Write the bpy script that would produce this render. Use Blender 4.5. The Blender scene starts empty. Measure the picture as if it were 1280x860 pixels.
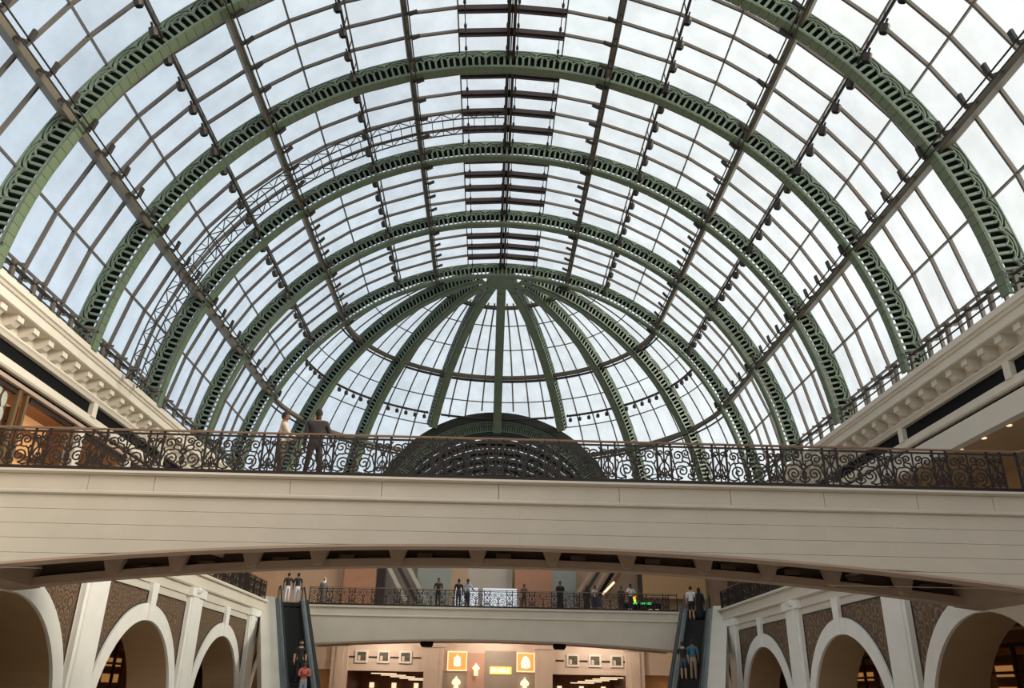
import bpy, bmesh, math, random
from mathutils import Vector, Matrix
random.seed(7)
PI = math.pi
D2R = PI / 180
sc = bpy.context.scene
COL = sc.collection

def lin(r, g, b):
    f = lambda c: (c / 255 / 12.92) if c / 255 <= .04045 else ((c / 255 + .055) / 1.055) ** 2.4
    return (f(r), f(g), f(b), 1)

# ------------------------------------------------------------------ camera
CAM = Vector((-.382, 0, 1.6))
PITCH, YAW, ROLL, FPX = .4071, .0230, .0187, 1008.27
fw = Vector((math.sin(YAW) * math.cos(PITCH), math.cos(YAW) * math.cos(PITCH), math.sin(PITCH)))
rt = Vector((math.cos(YAW), -math.sin(YAW), 0))
up = rt.cross(fw)
rt, up = rt * math.cos(ROLL) + up * math.sin(ROLL), up * math.cos(ROLL) - rt * math.sin(ROLL)
cd = bpy.data.cameras.new('camera'); cd.sensor_width = 36; cd.lens = FPX / 1280 * 36
cd.clip_start = .1; cd.clip_end = 500
cam = bpy.data.objects.new('camera', cd); COL.objects.link(cam)
M = Matrix((rt, up, -fw)).transposed().to_4x4(); M.translation = CAM
cam.matrix_world = M
sc.camera = cam

# ------------------------------------------------------------------ sky, sun, exposure
w = bpy.data.worlds.new('sky'); sc.world = w; w.use_nodes = True
nt = w.node_tree; nt.nodes.clear(); N = nt.nodes.new; L = nt.links.new
tc = N('ShaderNodeTexCoord'); mp = N('ShaderNodeMapping'); mp.inputs['Scale'].default_value = (1.0, 1.0, 2.2)
no = N('ShaderNodeTexNoise'); no.inputs['Scale'].default_value = 2.6; no.inputs['Detail'].default_value = 7; no.inputs['Roughness'].default_value = .55
L(tc.outputs['Generated'], mp.inputs['Vector']); L(mp.outputs['Vector'], no.inputs['Vector'])
sun_az = N('ShaderNodeVectorMath'); sun_az.operation = 'DOT_PRODUCT'; sun_az.inputs[1].default_value = (.87, -.22, .35)
L(tc.outputs['Generated'], sun_az.inputs[0])
mr = N('ShaderNodeMapRange'); mr.inputs['From Min'].default_value = -.55; mr.inputs['From Max'].default_value = .75
L(sun_az.outputs['Value'], mr.inputs['Value'])
skyc = N('ShaderNodeMix'); skyc.data_type = 'RGBA'
skyc.inputs[6].default_value = (.64, .75, .86, 1); skyc.inputs[7].default_value = (.98, .985, .95, 1)
L(mr.outputs['Result'], skyc.inputs[0])
rmp = N('ShaderNodeValToRGB'); rmp.color_ramp.elements[0].position = .36; rmp.color_ramp.elements[0].color = (.86, .86, .88, 1)
rmp.color_ramp.elements[1].position = .64; rmp.color_ramp.elements[1].color = (1.08, 1.06, 1.04, 1)
L(no.outputs['Fac'], rmp.inputs['Fac'])
mul = N('ShaderNodeMix'); mul.data_type = 'RGBA'; mul.blend_type = 'MULTIPLY'; mul.inputs[0].default_value = 1
L(skyc.outputs[2], mul.inputs[6]); L(rmp.outputs['Color'], mul.inputs[7])
bg = N('ShaderNodeBackground'); bg.inputs['Strength'].default_value = 1.16
L(mul.outputs[2], bg.inputs['Color'])
wo = N('ShaderNodeOutputWorld'); L(bg.outputs['Background'], wo.inputs['Surface'])

sd = bpy.data.lights.new('sun', 'SUN'); sd.energy = 5.0; sd.angle = 20 * D2R; sd.color = (1, .92, .78)
sun = bpy.data.objects.new('sun', sd); COL.objects.link(sun)
sun.rotation_euler = Vector((-.86, .30, -.33)).to_track_quat('-Z', 'Y').to_euler()
sc.view_settings.view_transform = 'Standard'; sc.view_settings.look = 'None'
sc.view_settings.exposure = 0; sc.view_settings.gamma = 1; sc.view_settings.use_curve_mapping = False

# ------------------------------------------------------------------ materials
def mat(name, rgb, rough=.6, metal=0, var=.0, vscale=3, bump=0, emit=0, stretch=(1, 1, 1), spec=.5):
    m = bpy.data.materials.new(name); m.use_nodes = True
    t = m.node_tree; b = t.nodes['Principled BSDF']; c = lin(*rgb)
    b.inputs['Roughness'].default_value = rough; b.inputs['Metallic'].default_value = metal
    b.inputs['Specular IOR Level'].default_value = spec
    b.inputs['Base Color'].default_value = c
    if var or bump:
        g = t.nodes.new('ShaderNodeTexCoord'); mpp = t.nodes.new('ShaderNodeMapping'); mpp.inputs['Scale'].default_value = stretch
        n = t.nodes.new('ShaderNodeTexNoise'); n.inputs['Scale'].default_value = vscale; n.inputs['Detail'].default_value = 5
        t.links.new(g.outputs['Object'], mpp.inputs['Vector']); t.links.new(mpp.outputs['Vector'], n.inputs['Vector'])
        r = t.nodes.new('ShaderNodeValToRGB'); r.color_ramp.elements[0].position = .3; r.color_ramp.elements[1].position = .7
        r.color_ramp.elements[0].color = tuple(x * (1 - var) for x in c[:3]) + (1,)
        r.color_ramp.elements[1].color = tuple(min(1, x * (1 + var)) for x in c[:3]) + (1,)
        t.links.new(n.outputs['Fac'], r.inputs['Fac']); t.links.new(r.outputs['Color'], b.inputs['Base Color'])
        if bump:
            bp = t.nodes.new('ShaderNodeBump'); bp.inputs['Strength'].default_value = bump; bp.inputs['Distance'].default_value = .02
            t.links.new(n.outputs['Fac'], bp.inputs['Height']); t.links.new(bp.outputs['Normal'], b.inputs['Normal'])
    if emit:
        b.inputs['Emission Color'].default_value = c; b.inputs['Emission Strength'].default_value = emit
    return m

def glass(name, tint, haze, var=.04, scale=.5):
    m = bpy.data.materials.new(name); m.use_nodes = True; t = m.node_tree; t.nodes.clear(); n = t.nodes.new; l = t.links.new
    o = n('ShaderNodeOutputMaterial'); tr = n('ShaderNodeBsdfTransparent'); tl = n('ShaderNodeBsdfTranslucent'); gl = n('ShaderNodeBsdfGlossy')
    gl.inputs['Roughness'].default_value = .12; gl.inputs['Color'].default_value = (.8, .8, .8, 1); tl.inputs['Color'].default_value = (.9, .92, .95, 1)
    g = n('ShaderNodeNewGeometry'); ns = n('ShaderNodeTexNoise'); ns.inputs['Scale'].default_value = scale; ns.inputs['Detail'].default_value = 6
    l(g.outputs['Position'], ns.inputs['Vector'])
    r = n('ShaderNodeValToRGB'); r.color_ramp.elements[0].position = .35; r.color_ramp.elements[1].position = .65
    r.color_ramp.elements[0].color = tuple(x * (1 - var) for x in tint) + (1,); r.color_ramp.elements[1].color = tuple(tint) + (1,)
    l(ns.outputs['Fac'], r.inputs['Fac']); l(r.outputs['Color'], tr.inputs['Color'])
    m1 = n('ShaderNodeMixShader'); m1.inputs[0].default_value = haze; l(tr.outputs[0], m1.inputs[1]); l(tl.outputs[0], m1.inputs[2])
    m2 = n('ShaderNodeMixShader'); m2.inputs[0].default_value = .03; l(m1.outputs[0], m2.inputs[1]); l(gl.outputs[0], m2.inputs[2])
    l(m2.outputs[0], o.inputs['Surface'])
    return m

GREEN = mat('green_paint', (98, 111, 86), .5, 0, .12, 1.5)
FRETM = mat('green_paint_fret', (110, 124, 107), .5, 0, .10, 1.5)
GREENIN = mat('green_paint_shaded', (40, 46, 38), .8, spec=.1)  # darkened green: the shade inside the ribs is put into the colour
BAR = mat('bronze_grey_bar', (104, 96, 88), .5, .2, .08, 1)
VENT = mat('dark_brown_bar', (58, 46, 44), .5, .2)
PURLIN = mat('olive_brown_steel', (112, 105, 90), .55, .1, .12, .8)
DARKST = mat('dark_steel', (60, 55, 50), .5, .3)
PANE = glass('roof_glass', (.95, .965, .965), .05, .07, .8)
CREAM = mat('cream_stone', (214, 205, 190), .65, 0, .035, 1.2, .05)
FASCIA = mat('fascia_stone', (194, 186, 173), .65, 0, .04, 1.2, .05)
CREAM2 = mat('cream_plaster', (210, 202, 188), .6, 0, .03, .8)
WHITE = mat('white_stone', (236, 233, 226), .55, 0, .03, 2)
TAUPE = mat('taupe_soffit_paint', (170, 148, 132), .7, 0, .05, 1)
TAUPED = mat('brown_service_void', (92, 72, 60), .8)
JAMB = mat('tan_plaster', (176, 146, 112), .75, 0, .05, .9)
BLACK = mat('black_panel', (13, 12, 13), .7, spec=.15)
BRONZE = mat('bronze_frame', (120, 98, 70), .35, .4)
IRON = mat('dark_bronze_iron', (42, 33, 30), .5, .3)
WOOD = mat('handrail_wood', (128, 98, 76), .45)
FLOORM = mat('polished_floor', (190, 178, 160), .25, 0, .06, .6)
WARMWALL = mat('warm_wall', (206, 160, 112), .7, 0, .08, .7)
SHOPWOOD = mat('shop_wood', (120, 70, 38), .45, 0, .2, 2, 0, 0, (1, 1, 8))
SHOPDARK = mat('shop_dark_frame', (44, 28, 22), .4)
LIT = mat('warm_lit_panel', (240, 168, 100), .6, emit=.5)
LITW = mat('warm_white_lamp', (255, 226, 186), .6, emit=1.1)
LITSOFT = mat('warm_timber_glow', (232, 172, 116), .6, emit=.75)
ESCSTEEL = mat('brushed_steel', (128, 134, 132), .3, .7, .05, 3)
ESCDARK = mat('black_rubber', (18, 18, 19), .5)
STEPM = mat('dark_step_metal', (20, 20, 21), .6, .2)
ESCGLASS = glass('balustrade_glass', (.70, .74, .73), .12, .02)
TEAL = mat('teal_glass_panel', (132, 136, 130), .4)
SHOPGLASS = glass('shop_glass', (.86, .86, .84), .02, .02)
PORTALD = mat('dark_portal_metal', (44, 46, 40), .6)

def spandrel_mat():
    m = bpy.data.materials.new('mosaic_spandrel'); m.use_nodes = True; t = m.node_tree; b = t.nodes['Principled BSDF']
    n = t.nodes.new; l = t.links.new
    g = n('ShaderNodeTexCoord'); mpg = n('ShaderNodeMapping'); mpg.inputs['Scale'].default_value = (1, 1, .8); l(g.outputs['Object'], mpg.inputs['Vector'])
    v = n('ShaderNodeTexVoronoi'); v.inputs['Scale'].default_value = 2.6; v.inputs['Randomness'].default_value = .35
    l(mpg.outputs['Vector'], v.inputs['Vector'])
    s = n('ShaderNodeMath'); s.operation = 'MULTIPLY'; s.inputs[1].default_value = 26; l(v.outputs['Distance'], s.inputs[0])
    sn = n('ShaderNodeMath'); sn.operation = 'SINE'; l(s.outputs[0], sn.inputs[0])
    r = n('ShaderNodeValToRGB'); e = r.color_ramp.elements; e[0].position = .35; e[0].color = lin(98, 72, 58); e[1].position = .7; e[1].color = lin(150, 126, 92)
    l(sn.outputs[0], r.inputs['Fac'])
    ns = n('ShaderNodeTexNoise'); ns.inputs['Scale'].default_value = 40; l(g.outputs['Object'], ns.inputs['Vector'])
    mx = n('ShaderNodeMix'); mx.data_type = 'RGBA'; mx.blend_type = 'MULTIPLY'; mx.inputs[0].default_value = .55
    l(r.outputs['Color'], mx.inputs[6]); l(ns.outputs['Color'], mx.inputs[7]); l(mx.outputs[2], b.inputs['Base Color'])
    b.inputs['Roughness'].default_value = .5
    return m
MOSAIC = spandrel_mat()

# ------------------------------------------------------------------ mesh helpers
class MB:
    def __init__(s): s.v = []; s.f = []; s.mi = []
    def add(s, vs, fs, mi=0):
        o = len(s.v); s.v += [tuple(p) for p in vs]; s.f += [tuple(i + o for i in f) for f in fs]; s.mi += [mi] * len(fs); return s
    def box(s, x0, x1, y0, y1, z0, z1, mi=0):
        return s.add([(x, y, z) for z in (z0, z1) for x, y in ((x0, y0), (x1, y0), (x1, y1), (x0, y1))],
                     [(3, 2, 1, 0), (4, 5, 6, 7), (0, 1, 5, 4), (1, 2, 6, 5), (2, 3, 7, 6), (3, 0, 4, 7)], mi)
    def beam(s, a, b, wd, ht=None, upv=(0, 0, 1), mi=0):
        a = Vector(a); b = Vector(b); d = (b - a).normalized(); u = Vector(upv)
        if abs(d.dot(u)) > .99: u = Vector((1, 0, 0))
        r = d.cross(u).normalized(); u = r.cross(d); ht = ht or wd
        c = [r * sx * wd / 2 + u * sz * ht / 2 for sx, sz in ((-1, -1), (1, -1), (1, 1), (-1, 1))]
        return s.add([a + q for q in c] + [b + q for q in c], [(0, 1, 2, 3), (7, 6, 5, 4), (0, 4, 5, 1), (1, 5, 6, 2), (2, 6, 7, 3), (3, 7, 4, 0)], mi)
    def tube(s, pts, r, n=6, closed=False, mi=0):
        pts = [Vector(p) for p in pts]; k = len(pts); rs = r if isinstance(r, (list, tuple)) else [r] * k; vs = []; prev = None
        for i, p in enumerate(pts):
            d = (pts[(i + 1) % k] - pts[i - 1]) if closed else (pts[min(i + 1, k - 1)] - pts[max(i - 1, 0)])
            d.normalize()
            if prev is None:
                u = Vector((0, 0, 1)) if abs(d.z) < .9 else Vector((1, 0, 0)); u = (u - d * u.dot(d)).normalized()
            else: u = (prev - d * prev.dot(d)).normalized()
            prev = u; q = d.cross(u)
            for j in range(n):
                a = 2 * PI * j / n; vs.append(p + (u * math.cos(a) + q * math.sin(a)) * rs[i])
        fs = []
        for i in range(k if closed else k - 1):
            for j in range(n):
                a, b = i * n + j, i * n + (j + 1) % n; c, d_ = ((i + 1) % k) * n + (j + 1) % n, ((i + 1) % k) * n + j
                fs.append((a, b, c, d_))
        if not closed: fs += [tuple(range(n))[::-1], tuple((k - 1) * n + j for j in range(n))]
        return s.add(vs, fs, mi)
    def prism(s, poly, d, mi=0):
        n = len(poly); d = Vector(d); A = [Vector(p) for p in poly]
        return s.add(A + [p + d for p in A], [tuple(range(n))[::-1], tuple(range(n, 2 * n))] + [(i, (i + 1) % n, n + (i + 1) % n, n + i) for i in range(n)], mi)
    def lathe(s, prof, n=12, c=(0, 0, 0), mi=0, sy=1):
        vs = []; fs = []; k = len(prof)
        for r, z in prof:
            for j in range(n): a = 2 * PI * j / n; vs.append((c[0] + r * math.cos(a), c[1] + r * sy * math.sin(a), c[2] + z))
        for i in range(k - 1):
            for j in range(n): fs.append((i * n + j, i * n + (j + 1) % n, (i + 1) * n + (j + 1) % n, (i + 1) * n + j))
        fs += [tuple(range(n))[::-1], tuple((k - 1) * n + j for j in range(n))]
        return s.add(vs, fs, mi)
    def arc(s, R0, R1, y0, y1, t0, t1, n, mi=0):
        """box-section arc about the y axis, angles from +z towards +x"""
        vs = []; fs = []
        for i in range(n + 1):
            t = t0 + (t1 - t0) * i / n; sx, cz = math.sin(t), math.cos(t)
            vs += [(R0 * sx, y0, R0 * cz), (R1 * sx, y0, R1 * cz), (R1 * sx, y1, R1 * cz), (R0 * sx, y1, R0 * cz)]
        for i in range(n):
            o = 4 * i
            for j in range(4): fs.append((o + j, o + (j + 1) % 4, o + 4 + (j + 1) % 4, o + 4 + j))
        fs += [(3, 2, 1, 0), tuple(4 * n + j for j in range(4))]
        return s.add(vs, fs, mi)
    def ribbon(s, pts, wd, y0, y1, mi=0):
        """flat bar following a 2-D polyline in the xz plane"""
        k = len(pts); vs = []; fs = []
        for i, p in enumerate(pts):
            a = pts[max(i - 1, 0)]; b = pts[min(i + 1, k - 1)]; dx, dz = b[0] - a[0], b[1] - a[1]; l = math.hypot(dx, dz) or 1
            nx, nz = -dz / l * wd / 2, dx / l * wd / 2
            vs += [(p[0] + nx, y0, p[1] + nz), (p[0] - nx, y0, p[1] - nz), (p[0] - nx, y1, p[1] - nz), (p[0] + nx, y1, p[1] + nz)]
        for i in range(k - 1):
            o = 4 * i
            for j in range(4): fs.append((o + j, o + (j + 1) % 4, o + 4 + (j + 1) % 4, o + 4 + j))
        fs += [(3, 2, 1, 0), tuple(4 * (k - 1) + j for j in range(4))]
        return s.add(vs, fs, mi)
    def mesh(s, name, *mats, smooth=False):
        me = bpy.data.meshes.new(name); me.from_pydata(s.v, [], s.f)
        for m in mats: me.materials.append(m)
        if len(mats) > 1: me.polygons.foreach_set('material_index', s.mi)
        bm = bmesh.new(); bm.from_mesh(me); bmesh.ops.recalc_face_normals(bm, faces=bm.faces); bm.to_mesh(me); bm.free()
        if smooth: me.polygons.foreach_set('use_smooth', [True] * len(me.polygons))
        me.update(); return me
    def build(s, name, *mats, parent=None, loc=(0, 0, 0), rot=(0, 0, 0), smooth=False):
        return put(name, s.mesh(name, *mats, smooth=smooth), parent, loc, rot)

def put(name, me, parent=None, loc=(0, 0, 0), rot=(0, 0, 0), scale=None):
    o = bpy.data.objects.new(name, me); COL.objects.link(o); o.location = loc; o.rotation_euler = rot
    if scale: o.scale = scale
    if parent: o.parent = parent
    return o
def tag(o, label, cat, group=None):
    o['label'] = label; o['category'] = cat
    if group: o['group'] = group
    return o
def thing(name, label, cat, loc=(0, 0, 0), rot=(0, 0, 0), group=None):
    return tag(put(name, None, None, loc, rot), label, cat, group)
def struct(name, loc=(0, 0, 0), rot=(0, 0, 0), me=None):
    o = put(name, me, None, loc, rot); o['kind'] = 'structure'; return o
def seen(p, mx=140):
    d = Vector(p) - CAM; z = d.dot(fw)
    if z < 1: return False
    x = 640 + FPX * d.dot(rt) / z; y = 430 - FPX * d.dot(up) / z
    return -mx < x < 1280 + mx and -mx < y < 860 + mx

# ------------------------------------------------------------------ dimensions
R, ZC, Y0, DY, DL = 17.767, 12.619, 23.454, 7.1057, 8.10 * D2R
NB = 5                       # glass rows in a bay
RIBD, RIBW = 1.0, .38
YE = Y0 + 4 * DY             # the arch the half dome starts from
U = DL / 2                   # one fretwork unit
XG, L1, XW, XC, ZCOR = 12.967, 6.116, 17.7, 16.71, 13.945
YB0, YB1 = 18.5, 22.35       # the near footbridge
YF0, YF1 = 49.88, 53.9       # the far footbridge
TB = 3.0 * D2R

# ------------------------------------------------------------------ fretwork unit of the ribs
def fret_mesh(name, Ro, depth, u, th=.07, nslot=4):
    Ri = Ro - depth; m = MB(); h = depth
    def pol(t, r): return (r * math.sin(t), r * math.cos(t))
    m.arc(Ri, Ri + .10 * h, 0, th, 0, u, 2); m.arc(Ro - .10 * h, Ro, 0, th, 0, u, 2)
    m.arc(Ri + .02, Ri + .10 * h, -.03, 0, 0, u, 2); m.arc(Ro - .05 * h, Ro, -.04, 0, 0, u, 2)
    bw = .105; s = u / nslot
    for i in range(nslot + 1):
        t = u * i / nslot; top = Ri + (.62 if i % 2 else .60) * h
        if i in (0, nslot): top = Ro - .06 * h; tt = t + (bw / 4 / Ro if i == 0 else -bw / 4 / Ro); wd = bw / 2
        else: tt = t; wd = bw
        m.ribbon([pol(tt, Ri + .06 * h), pol(tt, top)], wd, -.012, th)
    def arch(ta, tb, r0, rise, wd, yy=0):
        pts = []
        for j in range(11):
            a = PI * j / 10; t = (ta + tb) / 2 - (tb - ta) / 2 * math.cos(a); pts.append(pol(t, r0 + rise * math.sin(a)))
        m.ribbon(pts, wd, -.02 + yy, th - .01)
    arch(.14 * s, 1.92 * s, Ri + .54 * h, .185 * h, .055); arch(2.08 * s, 3.86 * s, Ri + .54 * h, .185 * h, .055)
    arch(.10 * s, 3.90 * s, Ri + .56 * h, .295 * h, .048, -.012)
    arch(1.0 * s, 3.0 * s, Ri + .56 * h, .20 * h, .042, -.008)
    for t in (0, u):          # the spike at the unit's edge
        sg = 1 if t == 0 else -1
        m.prism([(pol(t, Ri + .70 * h)[0], -.03, pol(t, Ri + .70 * h)[1]), (pol(t + sg * .1 * s, Ri + .8 * h)[0], -.03, pol(t + sg * .1 * s, Ri + .8 * h)[1]),
                 (pol(t + sg * .02, Ri + .93 * h)[0], -.03, pol(t + sg * .02, Ri + .93 * h)[1]), (pol(t, Ri + .93 * h)[0], -.03, pol(t, Ri + .93 * h)[1])], (0, th, 0))
    return m.mesh(name, FRETM)
FRET = fret_mesh('fretwork_panel', R, RIBD, U)
def plate_mesh(name, Ri, ang, wd, lip=.035):
    m = MB(); g = .016 / Ri
    m.arc(Ri - .05, Ri, -lip, wd + lip, g / 2, ang - g / 2, 2); return m.mesh(name, GREEN)
PLATE3 = plate_mesh('soffit_plate', R - RIBD, U / 3, RIBW)
PLATE1 = plate_mesh('soffit_plate', R - RIBD, U, RIBW)
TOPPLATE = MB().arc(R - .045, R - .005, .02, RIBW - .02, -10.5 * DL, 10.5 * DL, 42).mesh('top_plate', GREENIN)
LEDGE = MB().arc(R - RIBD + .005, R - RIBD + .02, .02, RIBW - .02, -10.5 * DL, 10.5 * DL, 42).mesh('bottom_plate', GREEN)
BACKPLATE = MB().arc(R - RIBD + .46, R - .02, RIBW - .05, RIBW, -10.5 * DL, 10.5 * DL, 42).mesh('back_plate', GREENIN)  # dark colour stands for the shade seen through the slots

ORD = ['first', 'second', 'third', 'fourth', 'fifth']
for i in range(5):
    y = Y0 + i * DY
    lab = 'green fretwork arch rib of the glass vault, %s one beyond the near footbridge' % ORD[i]
    if i == 4: lab = 'green fretwork arch rib carrying the crown of the glass half dome'
    a = thing('arch_rib', lab, 'arch rib', (0, y, ZC), group='fretwork arch ribs of the vault')
    for k in range(-21, 21):
        tm = (k + .5) * U
        put('fretwork_panel', FRET, a, (0, 0, 0), (0, k * U, 0))
        if i < 2:
            for j in range(3): put('soffit_plate', PLATE3, a, (0, 0, 0), (0, k * U + j * U / 3, 0))
        else: put('soffit_plate', PLATE1, a, (0, 0, 0), (0, k * U, 0))
    put('top_plate', TOPPLATE, a); put('bottom_plate', LEDGE, a); put('back_plate', BACKPLATE, a)

# ------------------------------------------------------------------ glazed vault bays
pw = 2 * R * math.tan(DL / 2); ry = DY / NB
PANEM = MB().box(-pw / 2 + .02, pw / 2 - .02, .02, ry - .02, -.012, .012).mesh('glass_pane', PANE)
MULL = MB().box(-.03, .03, 0, DY, -.12, .03).mesh('mullion', BAR)
GBAR = MB().arc(R - .13, R + .02, -.045, .045, -11 * DL, 11 * DL, 22).mesh('glazing_bar', BAR)
VFR = MB()
VFR.box(-pw / 2, pw / 2, -.12, .12, -.28, -.02); VFR.box(-pw / 2, pw / 2, -.03, .03, -.42, -.30); VFR = VFR.mesh('vent_bar', VENT)
CABLE = MB().tube([(0, .05, 0), (0, DY - .05, 0)], .022, 4).mesh('vent_cable', VENT)
ACT = MB().tube([(0, -.16, 0), (0, -.05, -.02), (0, .05, -.02), (0, .16, 0)], [.03, .075, .075, .03], 6).mesh('vent_actuator', VENT)
Rm = R * math.cos(DL / 2) - .0
for b in range(5):
    y = Y0 + (b - 1) * DY
    win = struct('window_%d' % (b + 1), (0, y, ZC))
    for k in range(-11, 11):
        t = (k + .5) * DL
        for j in range(NB):
            if b == 0 and not seen((R * math.sin(t), y + (j + .5) * ry, ZC + R * math.cos(t)), 260): continue
            put('glass_pane', PANEM, win, (Rm * math.sin(t), j * ry, Rm * math.cos(t)), (0, t, 0))
    for k in range(-10, 11):
        put('mullion', MULL, win, (R * math.sin(k * DL), 0, R * math.cos(k * DL)), (0, k * DL, 0))
    for j in range(0 if b else 1, NB):
        if j: put('glazing_bar', GBAR, win, (0, j * ry, 0))
    if b:                      # opening smoke vents along the ridge
        for k in (-1, 0):
            t = (k + .5) * DL
            for j in range(1 if b > 1 else 2, NB):
                put('vent_bar', VFR, win, (Rm * math.sin(t), j * ry, Rm * math.cos(t)), (0, t, 0))
            for f in (-.38, .42):
                t2 = t + f * DL; q = Rm - .35
                put('vent_cable', CABLE, win, (q * math.sin(t2), 0, q * math.cos(t2)))
                for j in range(NB): put('vent_actuator', ACT, win, (q * math.sin(t2), (j + .55) * ry, q * math.cos(t2)))

# ridge and purlins
def purlin_mesh_parts(root, t, y0, y1, side):
    n = Vector((math.sin(t), 0, math.cos(t))); tg = Vector((math.cos(t), 0, -math.sin(t)))
    def at(r, s=0): return n * r + tg * s
    m = MB(); a = at(R - .40); m.beam(a + Vector((0, y0, 0)), a + Vector((0, y1, 0)), .19, .52, n); m.build('box_beam', PURLIN, parent=root)
    m = MB(); a = at(R - .68); m.beam(a + Vector((0, y0, 0)), a + Vector((0, y1, 0)), .26, .05, n); m.build('bottom_flange', PURLIN, parent=root)
    for s in (-.10, .12):
        m = MB(); a = at(R - 1.16, s); m.tube([a + Vector((0, y0, 0)), a + Vector((0, y1, 0))], .032, 6); m.build('track_pipe', DARKST, parent=root)
    y = y0 + .35
    while y < y1:
        m = MB(); m.beam(at(R - .75, 0) + Vector((0, y, 0)), at(R - 1.2, 0) + Vector((0, y, 0)), .07, .12, (0, 1, 0))
        m.beam(at(R - 1.16, -.14) + Vector((0, y, 0)), at(R - 1.16, .16) + Vector((0, y, 0)), .10, .05, n)
        m.build('hanger', DARKST, parent=root)
        m = MB(); s = -side; m.prism([at(R - 1.12, s * .1) + Vector((0, y - .06, 0)), at(R - 1.05, s * .5) + Vector((0, y - .06, 0)), at(R - 1.16, s * .5) + Vector((0, y - .06, 0)), at(R - 1.24, s * .1) + Vector((0, y - .06, 0))], (0, .16, 0))
        m.build('bracket_arm', DARKST, parent=root)
        y += ry
for k in (-8, -5, -2, 2, 5, 8):
    sd_ = 'on the maintenance gantry side' if k < 0 else 'on the side without the gantry'
    root = thing('purlin_beam', 'olive brown box purlin along the vault, %s panes from the ridge %s' % ({2: 'two', 5: 'five', 8: 'eight'}[abs(k)], sd_), 'purlin', (0, 0, ZC), group='box purlins of the vault')
    purlin_mesh_parts(root, k * DL, Y0 - DY, YE + RIBW, 1 if k > 0 else -1)
root = thing('ridge_beam', 'dark brown double ridge beam between the opening roof vents', 'beam', (0, 0, ZC))
for s in (-.13, .13):
    MB().box(s - .07, s + .07, Y0 - DY, YE, R - .40, R - .05).build('rail', VENT, parent=root)

# pipe purlins with spotlights
SPH = MB(); SPH.lathe([(.06, .16), (.13, .13), (.15, 0), (.14, -.12), (.12, -.14)], 10)
SPH = SPH.mesh('lamp_housing', DARKST, smooth=False)
SPL = MB().lathe([(.10, -.02), (.10, .02)], 10).mesh('lens', BLACK)
SPB = MB().box(-.03, .03, -.03, .03, .10, .30).mesh('yoke', DARKST)
def spotlight(loc, label, grp, lean=(0, 0, 0), s=1):
    o = thing('spotlight', label, 'spotlight', loc, lean, grp); o.scale = (s, s, s)
    h_ = put('lamp_housing', SPH, o); put('lens', SPL, h_, (0, 0, -.15)); put('yoke', SPB, o)
BAYN = ['before arch rib one', 'between arch ribs one and two', 'between arch ribs two and three', 'between arch ribs three and four', 'between arch ribs four and five']
for k in (-6, -3, 3, 6):
    t = k * DL; sg = 1 if k > 0 else -1
    side = 'on the gantry side' if k < 0 else 'on the side without the gantry'
    cnt = {3: 'three', 6: 'six'}[abs(k)]
    r = R - .62; tt = t + sg * .018; x, z = r * math.sin(tt), r * math.cos(tt)
    root = thing('pipe_purlin', 'slim dark pipe carrying spotlights, %s panes from the ridge %s' % (cnt, side), 'pipe', (0, 0, ZC), group='lamp pipes of the vault')
    MB().tube([(x, Y0 - DY, z), (x, YE, z)], .065, 8).build('pipe', DARKST, parent=root)
    for b in range(5):
        for j in range(NB):
            y = Y0 + (b - 1) * DY + (j + .5) * ry
            if not seen((x, y, z + ZC), 20): continue
            m = MB(); m.beam((x, y, z), (R * math.sin(t) * .995, y, R * math.cos(t) * .995), .04); m.build('hanger', DARKST, parent=root)
            q = R - .80
            spotlight((x + .05 * sg, y + .12, ZC + z - .30), 'dark spotlight, %s, %s panes out, %s' % ('gantry-side lamp pipe' if k < 0 else 'lamp pipe away from gantry', cnt, BAYN[b]),
                      'spotlights %s panes from the ridge %s, %s' % (cnt, side, BAYN[b]), (.5, sg * .25, 0), 1.2)

# walkway rails along the foot of the vault
for sg in (-1, 1):
    root = thing('gutter_walkway', 'narrow dark steel walkway rail along the vault foot ' + ('on the gantry side' if sg < 0 else 'on the side without the gantry'), 'walkway', (0, 0, 0))
    for zz, xx, r_ in ((14.75, 16.95, .05), (14.40, 16.95, .035), (15.0, 17.35, .07)):
        MB().tube([(sg * xx, Y0 - DY, zz), (sg * xx, YE, zz)], r_, 6).build('rail', DARKST, parent=root)
    for b in range(5):
        for j in range(NB):
            y = Y0 + (b - 1) * DY + j * ry
            MB().beam((sg * 16.98, y, ZCOR - .02), (sg * 16.98, y, 14.95), .12, .2, (0, 1, 0)).build('post', BAR, parent=root)
            MB().beam((sg * 17.4, y, 14.9), (sg * 16.55, y, 14.78), .07, .09).build('bracket_arm', BAR, parent=root)
    MB().box(min(sg * 16.8, sg * 17.6), max(sg * 16.8, sg * 17.6), Y0 - DY, YE, ZCOR - .06, ZCOR - .005).build('walk_plate', DARKST, parent=root)

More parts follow.
